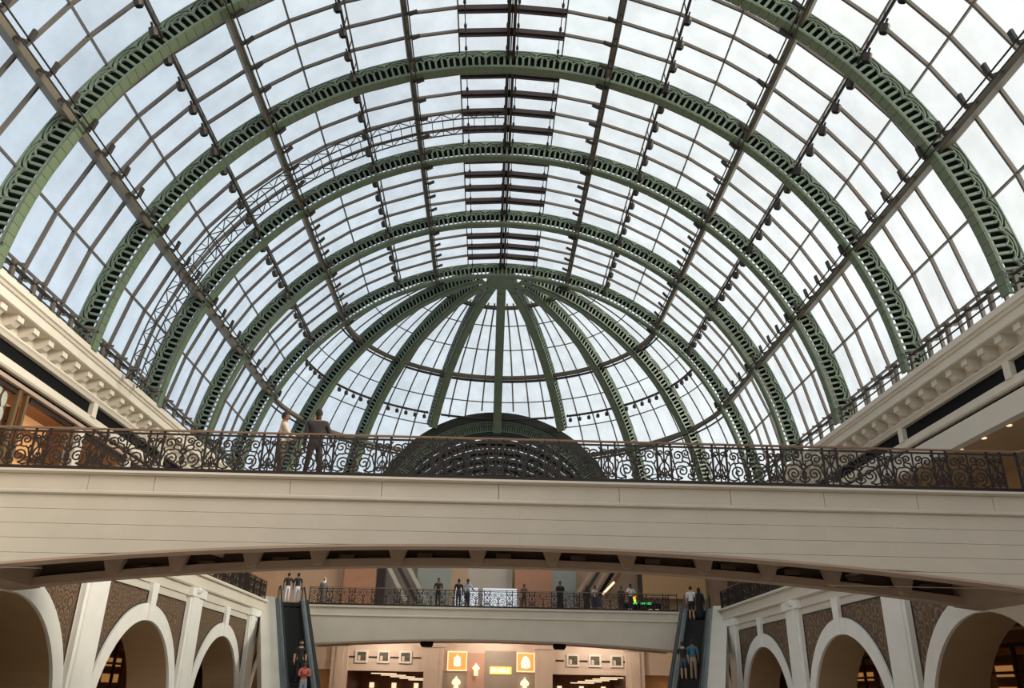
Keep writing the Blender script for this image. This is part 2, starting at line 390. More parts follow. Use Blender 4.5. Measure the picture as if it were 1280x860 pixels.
# curved maintenance gantry
root = thing('maintenance_gantry', 'curved steel lattice maintenance gantry hanging under the glass vault', 'gantry', (0, 0, ZC))
gy0, gy1, gr0, gr1 = 33.55, 34.75, R - 1.62, R - 1.22
GT0, GT1 = -85.5 * D2R, -.5 * D2R; ng = 44
def gp(y, r, t): return Vector((r * math.sin(t), y, r * math.cos(t)))
for y in (gy0, gy1):
    for r in (gr0, gr1):
        MB().tube([gp(y, r, GT0 + (GT1 - GT0) * i / ng) for i in range(ng + 1)], .04, 5).build('chord', DARKST, parent=root)
    m = MB()
    for i in range(ng):
        a = GT0 + (GT1 - GT0) * i / ng; b = GT0 + (GT1 - GT0) * (i + 1) / ng
        ra, rb = (gr0, gr1) if i % 2 else (gr1, gr0)
        o = MB().beam(gp(y, ra, a), gp(y, rb, b), .035).build('diagonal', DARKST, parent=root)
for i in range(0, ng + 1):
    a = GT0 + (GT1 - GT0) * i / ng
    MB().beam(gp(gy0, gr0, a), gp(gy1, gr0, a), .035).build('rung', DARKST, parent=root)
    MB().beam(gp(gy0, gr1, a), gp(gy0, gr0, a), .03).build('strut', DARKST, parent=root)

# ------------------------------------------------------------------ half dome
DC = (0, YE + .3, ZC)
PR, PZ, PY = 10.6, 13.0, 66.3          # portal of the far vault
FRETD = FRET
DSTRIP = None
names = {0: 'green fretwork dome rib on the centre line of the half dome'}
for i, o_ in ((1, 'first'), (2, 'second'), (3, 'third')):
    names[-i] = 'green dome rib, %s from the dome centre line, gantry side' % o_
    names[i] = 'green dome rib, %s from the dome centre line, side without the gantry' % o_
DW = .62
for i in range(-3, 4):
    az = i * 22.5 * D2R
    a = thing('dome_rib', names[i], 'dome rib', DC, (0, 0, PI / 2 - az), group='meridian ribs of the half dome')
    k1 = 14 if abs(i) < 2 else 22
    for k in range(2, k1):
        put('fretwork_panel', FRET, a, (0, -DW / 2, 0), (0, k * U, 0))
        o = put('fretwork_panel', FRET, a, (0, DW / 2, 0)); o.rotation_euler = (0, -(k + 1) * U, PI)
        put('soffit_plate', PLATE1, a, (0, -RIBW / 2, 0), (0, k * U, 0))
    MB().arc(R - RIBD + .30, R - .02, -.03, .03, 2 * U, k1 * U, k1).build('web_shade_plate', GREENIN, parent=a)  # dark sheet added mid-rib as the shade behind the fretwork
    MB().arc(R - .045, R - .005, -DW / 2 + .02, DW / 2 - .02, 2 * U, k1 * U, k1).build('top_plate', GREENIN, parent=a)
    MB().arc(R - RIBD + .005, R - RIBD + .04, -DW / 2, DW / 2, 1.2 * U, k1 * U, k1).build('bottom_plate', GREEN, parent=a)
hub = tag(MB().lathe([(.3, R - 1.10), (1.0, R - 1.06), (1.15, R - .9), (1.1, R - .4), (.6, R - .3)], 24).build('dome_hub', GREEN, loc=(0, DC[1] + .95, ZC)), 'green round hub plate where the dome ribs meet', 'hub')
# ring beams
def ring(lat, r, a0=-90, a1=90, n=32):
    return [(r * math.sin(lat) * math.sin((a0 + (a1 - a0) * i / n) * D2R), r * math.sin(lat) * math.cos((a0 + (a1 - a0) * i / n) * D2R), r * math.cos(lat)) for i in range(n + 1)]
for k, nm in ((2, 'smallest upper'), (5, 'middle'), (8, 'largest lower')):
    root = thing('dome_ring_beam', 'olive brown ring beam around the half dome, the %s one' % nm, 'ring beam', DC, group='ring beams of the half dome')
    span = (-90, 90) if k < 8 else None
    segs = [(-90, 90)] if k < 8 else [(-90, -30), (30, 90)]
    for s0, s1 in segs:
        n_ = int((s1 - s0) / 5)
        MB().tube(ring(k * DL, R - .42, s0, s1, n_), .20 if k > 2 else .14, 6).build('box_beam', PURLIN, parent=root)
        if k > 2: MB().tube(ring(k * DL + .012, R - (.80 if k == 5 else 1.1), s0, s1, n_), .06, 5).build('track_pipe', DARKST, parent=root)
        MB().tube(ring(k * DL + .022, R - .25, s0, s1, n_), .07, 5).build('edge_rail', DARKST, parent=root)
# panes
ROWS = [1, 2, 3, 4, 5, 6, 7, 8, 9, 10, 11]
CW = 22.5 / 4
PM = {}
for r_ in ROWS[:-1]:
    a, b, c = r_ * DL, (r_ + 1) * DL, CW * D2R / 2
    def P(lat, az, rr=R): return Vector((rr * math.sin(lat) * math.sin(az), rr * math.sin(lat) * math.cos(az), rr * math.cos(lat)))
    q = [P(a, -c * .97), P(a, c * .97), P(b, c * .97), P(b, -c * .97)]
    nn = (q[1] - q[0]).cross(q[3] - q[0]).normalized()
    PM[r_] = MB().prism(q, nn * .02).mesh('glass_pane', PANE)
top_q = MB()
for s in range(8):
    win = struct('window_%d' % (s + 6), DC)
    for c in range(4):
        az = (-90 + 22.5 * s + CW * (c + .5)) * D2R
        for r_ in ROWS[:-1]:
            lat = (r_ + .5) * DL; p = P(lat, az); wx, wy, wz = p.x, p.y + DC[1], p.z + ZC
            if wx * wx + (wz - PZ) ** 2 < (PR - .3) ** 2 and wy > 60: continue
            put('glass_pane', PM[r_], win, (0, 0, 0), (0, 0, -az))
        if c:
            azm = (-90 + 22.5 * s + CW * c) * D2R; pts = []
            for i in range(3 * 9 + 1):
                lat = (2.0 + i * 9 / 27) * DL; p = P(lat, azm, R - .03)
                if p.x ** 2 + (p.z + ZC - PZ) ** 2 < (PR - .3) ** 2 and p.y + DC[1] > 60: break
                pts.append(p)
            MB().tube(pts, .065, 4).build('mullion', BAR, parent=win)
    for r_ in (3, 4, 6, 7, 9, 10):
        p = P(r_ * DL, (-90 + 22.5 * (s + .5)) * D2R)
        if p.x ** 2 + (p.z + ZC - PZ) ** 2 < (PR - .5) ** 2 and p.y + DC[1] > 60: continue
        MB().tube(ring(r_ * DL, R - .04, -90 + 22.5 * s, -67.5 + 22.5 * s, 4), .05, 4).build('glazing_bar', BAR, parent=win)
    # lamp bar of the segment
    a0, a1 = -90 + 22.5 * s + 2.4, -67.5 + 22.5 * s - 2.4
    bar = thing('lamp_bar', 'dark lamp bar in the dome field %s of eight counted from the gantry side' % ['one', 'two', 'three', 'four', 'five', 'six', 'seven', 'eight'][s], 'lamp bar', DC, group='lamp bars of the half dome')
    MB().tube(ring(6.55 * DL, R - .45, a0, a1, 5), .10, 5).build('bar', VENT, parent=bar)
    for e in (a0, a1):
        MB().beam(ring(6.55 * DL, R - .45, e, e + 1, 1)[0], ring(6.55 * DL, R - .05, e, e + 1, 1)[0], .06).build('hanger', VENT, parent=bar)
    if s not in (3, 4):
        for j in range(5):
            az = a0 + (a1 - a0) * (j + .5) / 5; p = ring(6.55 * DL, R - .75, az, az + 1, 1)[0]
            spotlight((p[0], p[1] + DC[1], p[2] + ZC - .28), 'small dark spotlight under the lamp bar in dome field %s from the gantry side' % ['one', 'two', 'three', '', '', 'six', 'seven', 'eight'][s],
                      'spotlights in dome field %d' % (s + 1), (.3, 0, 0), 1.0)

# ------------------------------------------------------------------ portal arch and the far vault behind the dome
PU = 5.0 * D2R
FRETP = fret_mesh('fretwork_panel', 9.95, 1.0, PU)
root = thing('portal_arch', 'dark green fretwork portal arch at the back of the half dome', 'arch', (0, PY, PZ))
for k in range(-18, 18):
    put('fretwork_panel', FRETP, root, (0, 0, 0), (0, k * PU, 0))
MB().arc(9.95, 10.65, -.25, .6, -PI / 2, PI / 2, 40).build('outer_band', PORTALD, parent=root)
MB().arc(8.85, 8.95, -.1, .6, -PI / 2, PI / 2, 40).build('soffit_band', GREENIN, parent=root)
MB().arc(8.95, 9.95, .3, .6, -PI / 2, PI / 2, 40).build('back_plate', PORTALD, parent=root)
cl = struct('ceiling', (0, PY + .6, PZ))
for j in range(8):
    y = j * 3.2
    MB().arc(10.2, 10.4, y, y + 2.3, -PI / 2, PI / 2, 30).build('roof_panel', PORTALD, parent=cl)
    MB().arc(9.95, 10.2, y + .6, y + 1.0, -PI / 2, PI / 2, 30).build('roof_rib', PORTALD, parent=cl)
    for k in range(-14, 15):
        t = k * 6 * D2R
        MB().beam((10.3 * math.sin(t), y + 2.3, 10.3 * math.cos(t)), (10.3 * math.sin(t), y + 3.2, 10.3 * math.cos(t)), .3, .15, (math.sin(t), 0, math.cos(t))).build('roof_bar', PORTALD, parent=cl)
MB().box(-11, 11, 25.6, 26, -13, 11).build('end_panel', PORTALD, parent=cl)

# ------------------------------------------------------------------ floors
fl = struct('floor', (0, 0, 0), me=MB().box(-22, 22, -14, 66, -.3, 0).mesh('floor', FLOORM))
def prof(pts, y0, y1, sg):
    return MB().prism([(sg * x, y0, z) for x, z in pts], (0, y1 - y0, 0))

# ------------------------------------------------------------------ upper storey walls and cornices
MODIL = MB()
MODIL.prism([(0, -.19, 0), (0, -.19, -.44), (.18, -.19, -.46), (.36, -.19, -.40), (.50, -.19, -.26), (.58, -.19, -.24), (.58, -.19, 0)], (0, .38, 0))
MODIL = MODIL.mesh('modillion', CREAM)
for sg, side in ((-1, 'left'), (1, 'right')):
    ya, yb = -14.0, 66.0
    wl = struct('wall_upper_' + side, (0, 0, .2 if sg < 0 else 0))
    P_ = lambda n, pts, m=CREAM: prof(pts, ya, yb, sg).build(n, m, parent=wl)
    P_('cornice_crown', [(16.71, 13.945), (16.71, 13.72), (16.78, 13.68), (16.82, 13.60), (16.92, 13.58), (16.92, 13.945)])
    P_('corona', [(16.88, 13.60), (16.88, 13.27), (16.93, 13.24), (17.66, 13.24), (17.66, 13.80), (16.92, 13.80)])
    P_('ledge', [(16.90, 13.80), (18.2, 13.80), (18.2, 13.94), (16.90, 13.94)])
    P_('wall_face', [(17.60, 13.26), (17.60, 12.72), (18.0, 12.72), (18.0, 13.8), (17.7, 13.8)])
    P_('bed_moulding', [(17.44, 12.76), (17.40, 12.66), (17.46, 12.60), (17.52, 12.50), (17.9, 12.50), (17.9, 12.76)])
    P_('frieze_back', [(17.80, 12.52), (17.80, 11.88), (18.2, 11.88), (18.2, 12.52)])
    P_('architrave', [(17.56, 11.93), (17.56, 11.66), (17.62, 11.60), (18.2, 11.60), (18.2, 11.93)])
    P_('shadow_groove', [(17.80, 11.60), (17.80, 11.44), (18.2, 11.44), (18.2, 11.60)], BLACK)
    y = 15.4
    while y < 56:
        put('modillion', MODIL, wl, (sg * 17.62, y, 13.25), (0, 0, PI if sg > 0 else 0)); y += 1.08
    posts = [33.55 + 7.85 * k for k in range(-3, 5)]
    for p in posts:
        MB().box(min(sg * 17.5, sg * 17.9), max(sg * 17.5, sg * 17.9), p - .19, p + .19, 11.9, 12.54).build('frieze_post', CREAM, parent=wl)
    for a, b in zip(posts[:-1], posts[1:]):
        MB().box(min(sg * 17.70, sg * 17.85), max(sg * 17.70, sg * 17.85), a + .2, b - .2, 11.94, 12.48).build('frieze_panel', BLACK, parent=wl)
    if sg > 0:                  # deep shop front with a tan ceiling
        P_('lintel', [(17.62, 11.44), (17.62, 10.65), (18.0, 10.65), (18.0, 11.44)], CREAM2)
        P_('recess_ceiling', [(18.0, 10.75), (22.0, 10.75), (22.0, 10.95), (18.0, 10.95)], JAMB)
        P_('recess_wall', [(22.0, 6.0), (22.2, 6.0), (22.2, 10.9), (22.0, 10.9)], JAMB)
        for yy in (22.5, 24.1, 25.7, 27.3, 28.9, 30.5):
            o = tag(MB().lathe([(.09, 0), (.10, .03), (.06, .05)], 10).build('downlight', LITW, loc=(18.22, yy, 10.70)), 'small round downlight glowing in the tan shop ceiling', 'downlight', 'downlights in the tan ceiling')
        for yy in (22.6, 38, 44): MB().box(17.7, 18.3, yy - .4, yy + .4, L1, 10.66).build('pier', CREAM2, parent=wl)
    else:
        P_('lintel', [(17.66, 11.44), (17.66, 11.30), (18.0, 11.30), (18.0, 11.44)], TAUPE)
        P_('shop_back', [(20.6, 6.1), (20.8, 6.1), (20.8, 11.4), (20.6, 11.4)], WARMWALL)
        P_('shop_ceiling', [(17.9, 11.32), (20.8, 11.32), (20.8, 11.45), (17.9, 11.45)], WARMWALL)
        for yy, wd in ((23.0, .7), (28.45, .14), (29.0, .14), (32.75, .14), (33.35, .5), (38.2, .5), (42.5, .5), (47, .5)):
            MB().box(-18.2 if wd > .3 else -17.9, -17.74, yy - wd / 2, yy + wd / 2, L1 - .2, 11.31).build('pier', CREAM2 if wd > .3 else BRONZE, parent=wl)
        for a, b, m in ((23.4, 28.5, SHOPGLASS), (29.35, 32.7, SHOPGLASS), (33.6, 38.0, SHOPGLASS), (38.5, 42.2, SHOPGLASS), (42.8, 46.7, SHOPGLASS)):
            MB().box(-17.92, -17.90, a, b, L1 + .1, 11.3).build('pane', m, parent=wl)
            MB().box(-17.98, -17.82, a, b, 11.1, 11.3).build('window_frame', SHOPDARK, parent=wl)
        # the pale pebble patterned screen behind the first pane
        scr = thing('pebble_screen', 'pale screen of oval pebble shapes in the upper shop window', 'screen', (-17.98, 23.6, L1))
        MB().box(-.06, 0, 0, 4.6, 0, 5.1).build('backing', BRONZE, parent=scr)
        OV = MB().lathe([(.0, 0), (.16, .01), (.19, .03), (.16, .05), (.0, .06)], 10).mesh('pebble', WHITE)
        for i in range(11):
            for j in range(9):
                put('pebble', OV, scr, (0, .24 + i * .41, .35 + j * .56 + (.28 if i % 2 else 0)), (0, PI / 2, 0), (1.4 + .2 * random.random(), .9, 1))
        dsp = thing('lit_display', 'warm lit timber display recess behind the upper shop window', 'display', (-18.75, 29.3, L1))
        MB().box(-.1, 0, 0, 3.3, 0, 5.15).build('back', LITSOFT, parent=dsp)  # lamplight on the timber back is put in as emission
        for zz in (.0, 1.2, 2.4, 3.5, 4.4): MB().box(0, .35, 0, 3.3, zz, zz + .07).build('shelf', SHOPWOOD, parent=dsp)
        for yy in (0, 3.2): MB().box(0, .6, yy, yy + .1, 0, 5.0).build('side', SHOPWOOD, parent=dsp)
    # gallery floor
    g = struct('floor_gallery_' + side)
    MB().box(min(sg * (XG + .1), sg * 22.2), max(sg * (XG + .1), sg * 22.2), -14, 66, 5.55, L1 - .02).build('slab', CREAM2, parent=g)

wf = struct('wall_front', me=MB().box(-22, 22, -14.5, -14, 0, 14).mesh('wall_front', CREAM2))
# ------------------------------------------------------------------ ground storey arcades
AR, AO, AZ, AT = 3.40, 3.98, .40, 1.55
ACS = [22.45 + 9.3 * k for k in range(0, 4)]
PIL = [ACS[0] - 4.65 + 9.3 * k for k in range(0, 5)]
def spandrel_poly(dirn):
    """outline in (y from the arch centre, z): between archivolt, pilaster and head line"""
    pts = []; top = 4.80; ye = 3.72
    a0 = math.acos(min(1, ye / (AO + .03))); a1 = PI / 2 - .075
    for i in range(13):
        a = a0 + (a1 - a0) * i / 12; pts.append(((AO + .03) * math.cos(a), AZ + (AO + .03) * math.sin(a)))
    pts.append((pts[-1][0], top)); pts.append((ye, top))
    return [(dirn * y, z) for y, z in pts]
for sg, side in ((-1, 'left'), (1, 'right')):
    wl = struct('wall_' + side)
    X0 = sg * XG; X1 = sg * (XG + AT)
    def bxx(n, xa, xb, y0, y1, z0, z1, m):
        return MB().box(min(sg * xa, sg * xb), max(sg * xa, sg * xb), y0, y1, z0, z1).build(n, m, parent=wl)
    for yc in ACS:
        # one bay of wall with its arched hole
        m = MB(); n = 28; arcp = [(yc - AR * math.cos(PI * i / n), AZ + AR * math.sin(PI * i / n)) for i in range(n + 1)]
        low = [(yc - AR, 0)] + arcp + [(yc + AR, 0)]
        tops = [yc - 4.65] + [yc - 4.65 + 9.3 * i / (len(low) - 3) for i in range(len(low) - 2)] + [yc + 4.65]
        vs = []
        for (y, z), ty in zip(low, tops):
            tz = 5.1
            vs += [(X0, y, z), (X0, ty, tz), (X1, y, z), (X1, ty, tz)]
        fs = []; fi = []
        for i in range(len(low) - 1):
            o = 4 * i
            fs += [(o, o + 4, o + 5, o + 1), (o + 2, o + 3, o + 7, o + 6)]; fi += [0, 0]
        vs += [(X0, yc - 4.65, 0), (X1, yc - 4.65, 0), (X0, yc + 4.65, 0), (X1, yc + 4.65, 0)]; q = len(vs); e = 4 * (len(low) - 1)
        fs += [(0, 1, q - 4), (2, q - 3, 3), (e, q - 2, e + 1), (e + 2, e + 3, q - 1)]
        m.add(vs, fs)
        m.build('wall_bay', CREAM2, parent=wl)
        m = MB(); vs = []; fs = []
        for (y, z) in low: vs += [(X0, y, z), (X1, y, z)]
        for i in range(len(low) - 1): fs.append((2 * i, 2 * i + 1, 2 * i + 3, 2 * i + 2))
        m.add(vs, fs); m.build('arch_reveal', JAMB, parent=wl)
        # archivolt
        m = MB(); vs = []; fs = []
        pr = [(yc - AR, 0, yc - AO, 0)] + [(yc - AR * math.cos(PI * i / 32), AZ + AR * math.sin(PI * i / 32), yc - AO * math.cos(PI * i / 32), AZ + AO * math.sin(PI * i / 32)) for i in range(33)] + [(yc + AR, 0, yc + AO, 0)]
        xf = sg * (XG - .10)
        for a, b, c, d in pr: vs += [(xf, a, b), (xf, c, d), (X0, c, d), (X0, a, b)]
        for i in range(len(pr) - 1):
            for j in range(4): fs.append((4 * i + j, 4 * i + (j + 1) % 4, 4 * i + 4 + (j + 1) % 4, 4 * i + 4 + j))
        m.add(vs, fs); m.build('archivolt', WHITE, parent=wl)
        m = MB().prism([(sg * (XG - .17), yc - .20, AZ + AR - .02), (sg * (XG - .17), yc + .20, AZ + AR - .02), (sg * (XG - .17), yc + .30, 5.12), (sg * (XG - .17), yc - .30, 5.12)], (sg * .2, 0, 0)); m.build('keystone', WHITE, parent=wl)
        for dr in (-1, 1):
            MB().prism([(sg * (XG - .012), yc + y, z) for y, z in spandrel_poly(dr)], (sg * .02, 0, 0)).build('spandrel_panel', MOSAIC, parent=wl)
            fr = spandrel_poly(dr); m = MB(); m.tube([(sg * (XG - .02), yc + y, z) for y, z in fr], .03, 4, closed=True); m.build('panel_edge', SHOPDARK, parent=wl)
    for p in PIL:
        bxx('pilaster', XG - .16, XG + .02, p - .80, p + .80, 0, 5.1, WHITE); bxx('pilaster_strip', XG - .22, XG - .14, p - .62, p + .12, 0, 5.1, WHITE)
        bxx('pilaster_cap', XG - .26, XG + .02, p - .92, p + .92, 5.08, 5.42, WHITE)
    e = lambda n, pts, m=CREAM: prof(pts, -14, 60, sg).build(n, m, parent=wl)
    e('frieze', [(XG - .06, 5.1), (XG - .06, 5.46), (XG + .2, 5.46), (XG + .2, 5.1)], CREAM2)
    e('string_course', [(XG - .16, 5.46), (XG - .20, 5.52), (XG - .12, 5.58), (XG + .2, 5.58), (XG + .2, 5.46)], CREAM)
    e('gallery_fascia', [(XG - .06, 5.58), (XG - .06, 6.0), (XG + .15, 6.0), (XG + .15, 5.58)], CREAM2)
    e('gallery_nosing', [(XG - .18, 6.0), (XG - .20, 6.06), (XG - .18, L1), (XG + .2, L1), (XG + .2, 6.0)], CREAM)
    bxx('near_wall', XG, XG + AT, -14, ACS[0] - 4.65, 0, 5.1, CREAM2)
    bxx('far_wall', XG, XG + AT, ACS[-1] + 4.65, 66, 0, 5.1, CREAM2)
    # sconces
    for yy in (PIL[2] - .3,):
        o = thing('wall_sconce', 'small white bowl sconce on an arcade pilaster, ' + ('gantry side of the hall' if sg < 0 else 'hall side without the gantry'), 'sconce', (sg * (XG - .26), yy, 5.3), (0, 0, 0), 'bowl sconces on the arcades')
        MB().lathe([(.05, -.12), (.16, -.06), (.22, .06), (.22, .10), (.05, .12)], 12).build('bowl', WHITE, parent=o); MB().box(-.06, .06, -.06, .06, .08, .16).build('mount', WHITE, parent=o)
    # the walk behind the arcade and its shops
    sw = struct('wall_shops_' + side)
    def sb(n, xa, xb, y0, y1, z0, z1, m): return MB().box(min(sg * xa, sg * xb), max(sg * xa, sg * xb), y0, y1, z0, z1).build(n, m, parent=sw)
    sb('walk_ceiling', XG + AT, 22, -14, 66, 5.2, 5.5, JAMB)
    sb('shop_wall', 21.6, 22, -14, 66, 0, 5.2, WARMWALL)
    for k in range(10):
        y0 = 16 + 4.2 * k
        sb('shop_pier', 18.6, 18.95, y0 - .35, y0 + .35, 0, 4.6, SHOPWOOD if k % 2 else JAMB)
        sb('shop_header', 18.55, 18.9, y0 + .35, y0 + 3.85, 3.55, 4.6, SHOPDARK if k % 3 else SHOPWOOD)
        sb('shop_frame', 18.62, 18.74, y0 + .35, y0 + 3.85, 3.40, 3.55, SHOPDARK)
        sb('shop_frame', 18.62, 18.74, y0 + 2.0, y0 + 2.12, 0, 3.4, SHOPDARK)
        sb('shop_frame', 18.62, 18.74, y0 + .35, y0 + 3.85, 2.5, 2.6, SHOPDARK)
        sb('shop_pane', 18.66, 18.69, y0 + .35, y0 + 3.85, 0, 3.4, SHOPGLASS)
        sb('header_moulding', 18.45, 18.56, y0 + .2, y0 + 4.0, 3.95, 4.05, LIT if k % 2 == 0 else WARMWALL)  # every other moulding glows: shop light put into its material
    for k in range(10):
        y0 = 16 + 4.2 * k
        cb = thing('shop_cabinet', 'tall timber shop cabinet with lit shelves behind the arcade ' + ('under the gallery of robed people' if sg < 0 else 'beyond the brown reveal'), 'cabinet', (sg * 20.9, y0 + 2.1, 0), group='lit cabinets behind the arcade %s' % side)
        MB().box(-.3, .3, -1.4, 1.4, 0, 3.3).build('body', SHOPWOOD, parent=cb)
        for zz in (.9, 1.7, 2.5): MB().box(-.34, .34, -1.2 + .3 * (k % 3), 1.1, zz, zz + .42).build('lit_shelf', LIT, parent=cb)  # shop light on the shelves put in as a glow

# ------------------------------------------------------------------ scroll balustrades
def spiral(cx, cz, r0, a0, turns, dr, rend=.02, n=18):
    out = []
    for i in range(n + 1):
        f = i / n; a = a0 + dr * turns * 2 * PI * f; r = r0 + (rend - r0) * f; out.append((cx + r * math.cos(a), cz + r * math.sin(a)))
    return out
def scroll_wide():
    m = MB(); B = .033
    rb = lambda p, w_=B: m.ribbon(p, w_, -.013, .013)
    for s in (-1, 1):
        rb([(s * x, z) for x, z in spiral(.24, .23, .17, -PI / 2, 1.7, 1)]); rb([(s * x, z) for x, z in spiral(.33, .60, .13, -2.4, 1.5, -1)])
        rb([(s * x, z) for x, z in spiral(.14, .66, .10, -PI / 2, 1.4, 1)])
        rb([(s * .24, .06), (s * .36, .02), (s * .47, .05), (s * .49, .16), (s * .45, .28), (s * .42, .38), (s * .46, .48)])
        rb([(s * .05, .36), (s * .12, .44), (s * .20, .46), (s * .28, .44), (s * .36, .44), (s * .42, .38)])
        rb([(s * .05, .46), (s * .07, .54), (s * .14, .56)]); rb([(s * .24, .51), (s * .20, .46)])
        rb([(s * .47, .60), (s * .49, .70), (s * .44, .77)]); rb([(s * .0, .02), (s * .08, .06), (s * .12, .10), (s * .10, .16), (s * .02, .14)])
        rb([(s * .09, .40), (s * .05, .36), (s * .0, .33)], .03); rb([(s * .09, .40), (s * .05, .45), (s * 0, .48)], .03); rb([(s * .03, .10), (s * .05, .25), (s * .0, .33)])
    rb([(.05 * math.cos(i * PI / 5), .405 + .05 * math.sin(i * PI / 5)) for i in range(11)]); rb([(0, .48), (0, .80)]); rb([(0, 0), (0, .33)])
    return m.mesh('scroll_panel', IRON)
def scroll_narrow():
    m = MB(); B = .033
    rb = lambda p, w_=B: m.ribbon(p, w_, -.013, .013)
    for s in (-1, 1):
        rb([(s * x, z) for x, z in spiral(.075, .10, .065, PI / 2, 1.3, -1, n=12)]); rb([(s * x, z) for x, z in spiral(.08, .66, .07, -PI / 2, 1.3, 1, n=12)])
        rb([(s * .075, .165), (s * .12, .26), (s * .10, .36), (s * .03, .44), (s * .06, .54), (s * .08, .59)]); rb([(s * .02, .30), (s * .06, .22), (s * .02, .12)])
    rb([(0, 0), (0, .80)]); rb([(.04 * math.cos(i * PI / 4), .46 + .04 * math.sin(i * PI / 4)) for i in range(9)])
    return m.mesh('scroll_panel', IRON)
SW, SN = scroll_wide(), scroll_narrow()
POST = MB().box(-.022, .022, -.022, .022, 0, 1.0).mesh('post', IRON)
def balustrade(label, a, b, z, start=.0, grp='scroll balustrades'):
    a = Vector((a[0], a[1], z)); b = Vector((b[0], b[1], z)); d = b - a; ln = d.length
    root = thing('balustrade', label, 'balustrade', a, (0, 0, math.atan2(d.y, d.x)), grp)
    MB().box(0, ln, -.045, .045, .99, 1.025).build('handrail', WOOD, parent=root)
    MB().box(0, ln, -.025, .025, .905, .945).build('upper_rail', IRON, parent=root)
    MB().box(0, ln, -.02, .02, .085, .11).build('lower_rail', IRON, parent=root)
    MB().box(0, ln, -.03, .03, -.02, .10).build('base_strip', IRON, parent=root)
    x = start; i = 0
    while x < ln:
        wd = (1.0, .33)[i % 2]
        if x >= 0: put('post', POST, root, (x, 0, 0))
        if x >= 0 and x + wd <= ln + .05: put('scroll_panel', (SW, SN)[i % 2], root, (x + wd / 2, 0, .11))
        x += wd; i += 1
    put('post', POST, root, (ln - .02, 0, 0))
    return root

# ------------------------------------------------------------------ near footbridge
zb = lambda x: 4.636 - .0049 * x * x
XB = 12.97
XR = 12.15
def curved_beam(m, y0, y1, zt, off=0, x0=-XB, x1=XB, n=28):
    vs = []; fs = []
    for i in range(n + 1):
        x = x0 + (x1 - x0) * i / n; z = zb(x) + off
        vs += [(x, y0, z), (x, y0, zt(x) if callable(zt) else zt), (x, y1, zt(x) if callable(zt) else zt), (x, y1, z)]
    for i in range(n):
        for j in range(4): fs.append((4 * i + j, 4 * i + (j + 1) % 4, 4 * i + 4 + (j + 1) % 4, 4 * i + 4 + j))
    fs += [(3, 2, 1, 0), tuple(4 * n + j for j in range(4))]
    return m.add(vs, fs)
br = thing('footbridge', 'wide cream stone footbridge with shallow arched underside, two people standing on it', 'footbridge', (0, YB0, 0))
def bp(m, n, *mt): return m.build(n, *mt, parent=br, loc=(0, -YB0, 0))
bp(curved_beam(MB(), YB0 + .05, YB0 + .42, 6.0), 'front_beam', FASCIA)
bp(curved_beam(MB(), YB0 - .01, YB0 + .50, lambda x: zb(x) + .001, -.05), 'front_soffit', TAUPE)
bp(curved_beam(MB(), YB1 - .45, YB1, lambda x: zb(x) + .20, 0, -XR, XR), 'back_beam', TAUPE)
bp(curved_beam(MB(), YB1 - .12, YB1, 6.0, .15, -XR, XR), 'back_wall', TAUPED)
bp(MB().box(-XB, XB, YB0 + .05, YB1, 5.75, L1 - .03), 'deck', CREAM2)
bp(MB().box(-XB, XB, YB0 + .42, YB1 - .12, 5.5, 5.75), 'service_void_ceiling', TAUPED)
for s_ in (-1, 1): bp(curved_beam(MB(), YB0 + .42, YB1 + .02, 5.8, -.02, *sorted((s_ * XR, s_ * XB)), 4), 'abutment', TAUPE)
# moulded top edge and string course
bp(MB().prism([(-XB, YB0 - .10, L1), (-XB, YB0 - .12, 6.06), (-XB, YB0 - .04, 6.02), (-XB, YB0 + .1, 6.02), (-XB, YB0 + .1, L1)], (2 * XB, 0, 0)), 'edge_moulding', FASCIA)
bp(MB().prism([(-XB, YB0 - .02, 5.66), (-XB, YB0 - .07, 5.63), (-XB, YB0 - .07, 5.58), (-XB, YB0 - .02, 5.55), (-XB, YB0 + .1, 5.55), (-XB, YB0 + .1, 5.66)], (2 * XB, 0, 0)), 'string_course', FASCIA)
def stone(x0, x1, z0, z1):
    n = 5; top = []; bot = []
    for i in range(n + 1):
        x = x0 + (x1 - x0) * i / n; top.append((x, YB0, z1)); bot.append((x, YB0, min(z1 - .002, max(z0, zb(x) + .004))))
    if max(z1 - b[2] for b in bot) < .03: return
    bp(MB().prism(bot + top[::-1], (0, .06, 0)), 'stone_panel', FASCIA)
g = .006
xs = [-XB, -11.9, -9.6, -8.1, -5.0, -2.9, -.2, 2.6, 5.2, 7.4, 9.6, 11.4, XB]
for a, b in zip(xs[:-1], xs[1:]): stone(a + g, b - g, 5.665, 6.015)
zz = 5.545
for r_ in range(6):
    off = -1.6 if r_ % 2 else 0
    cuts = [-XB] + [c + off for c in (-8.6, -4.3, 0.3, 4.6, 8.9)] + [XB]
    for a, b in zip(cuts[:-1], cuts[1:]): stone(a + .0012, b - .0012, zz - .325 + g, zz - g * .2)
    zz -= .325
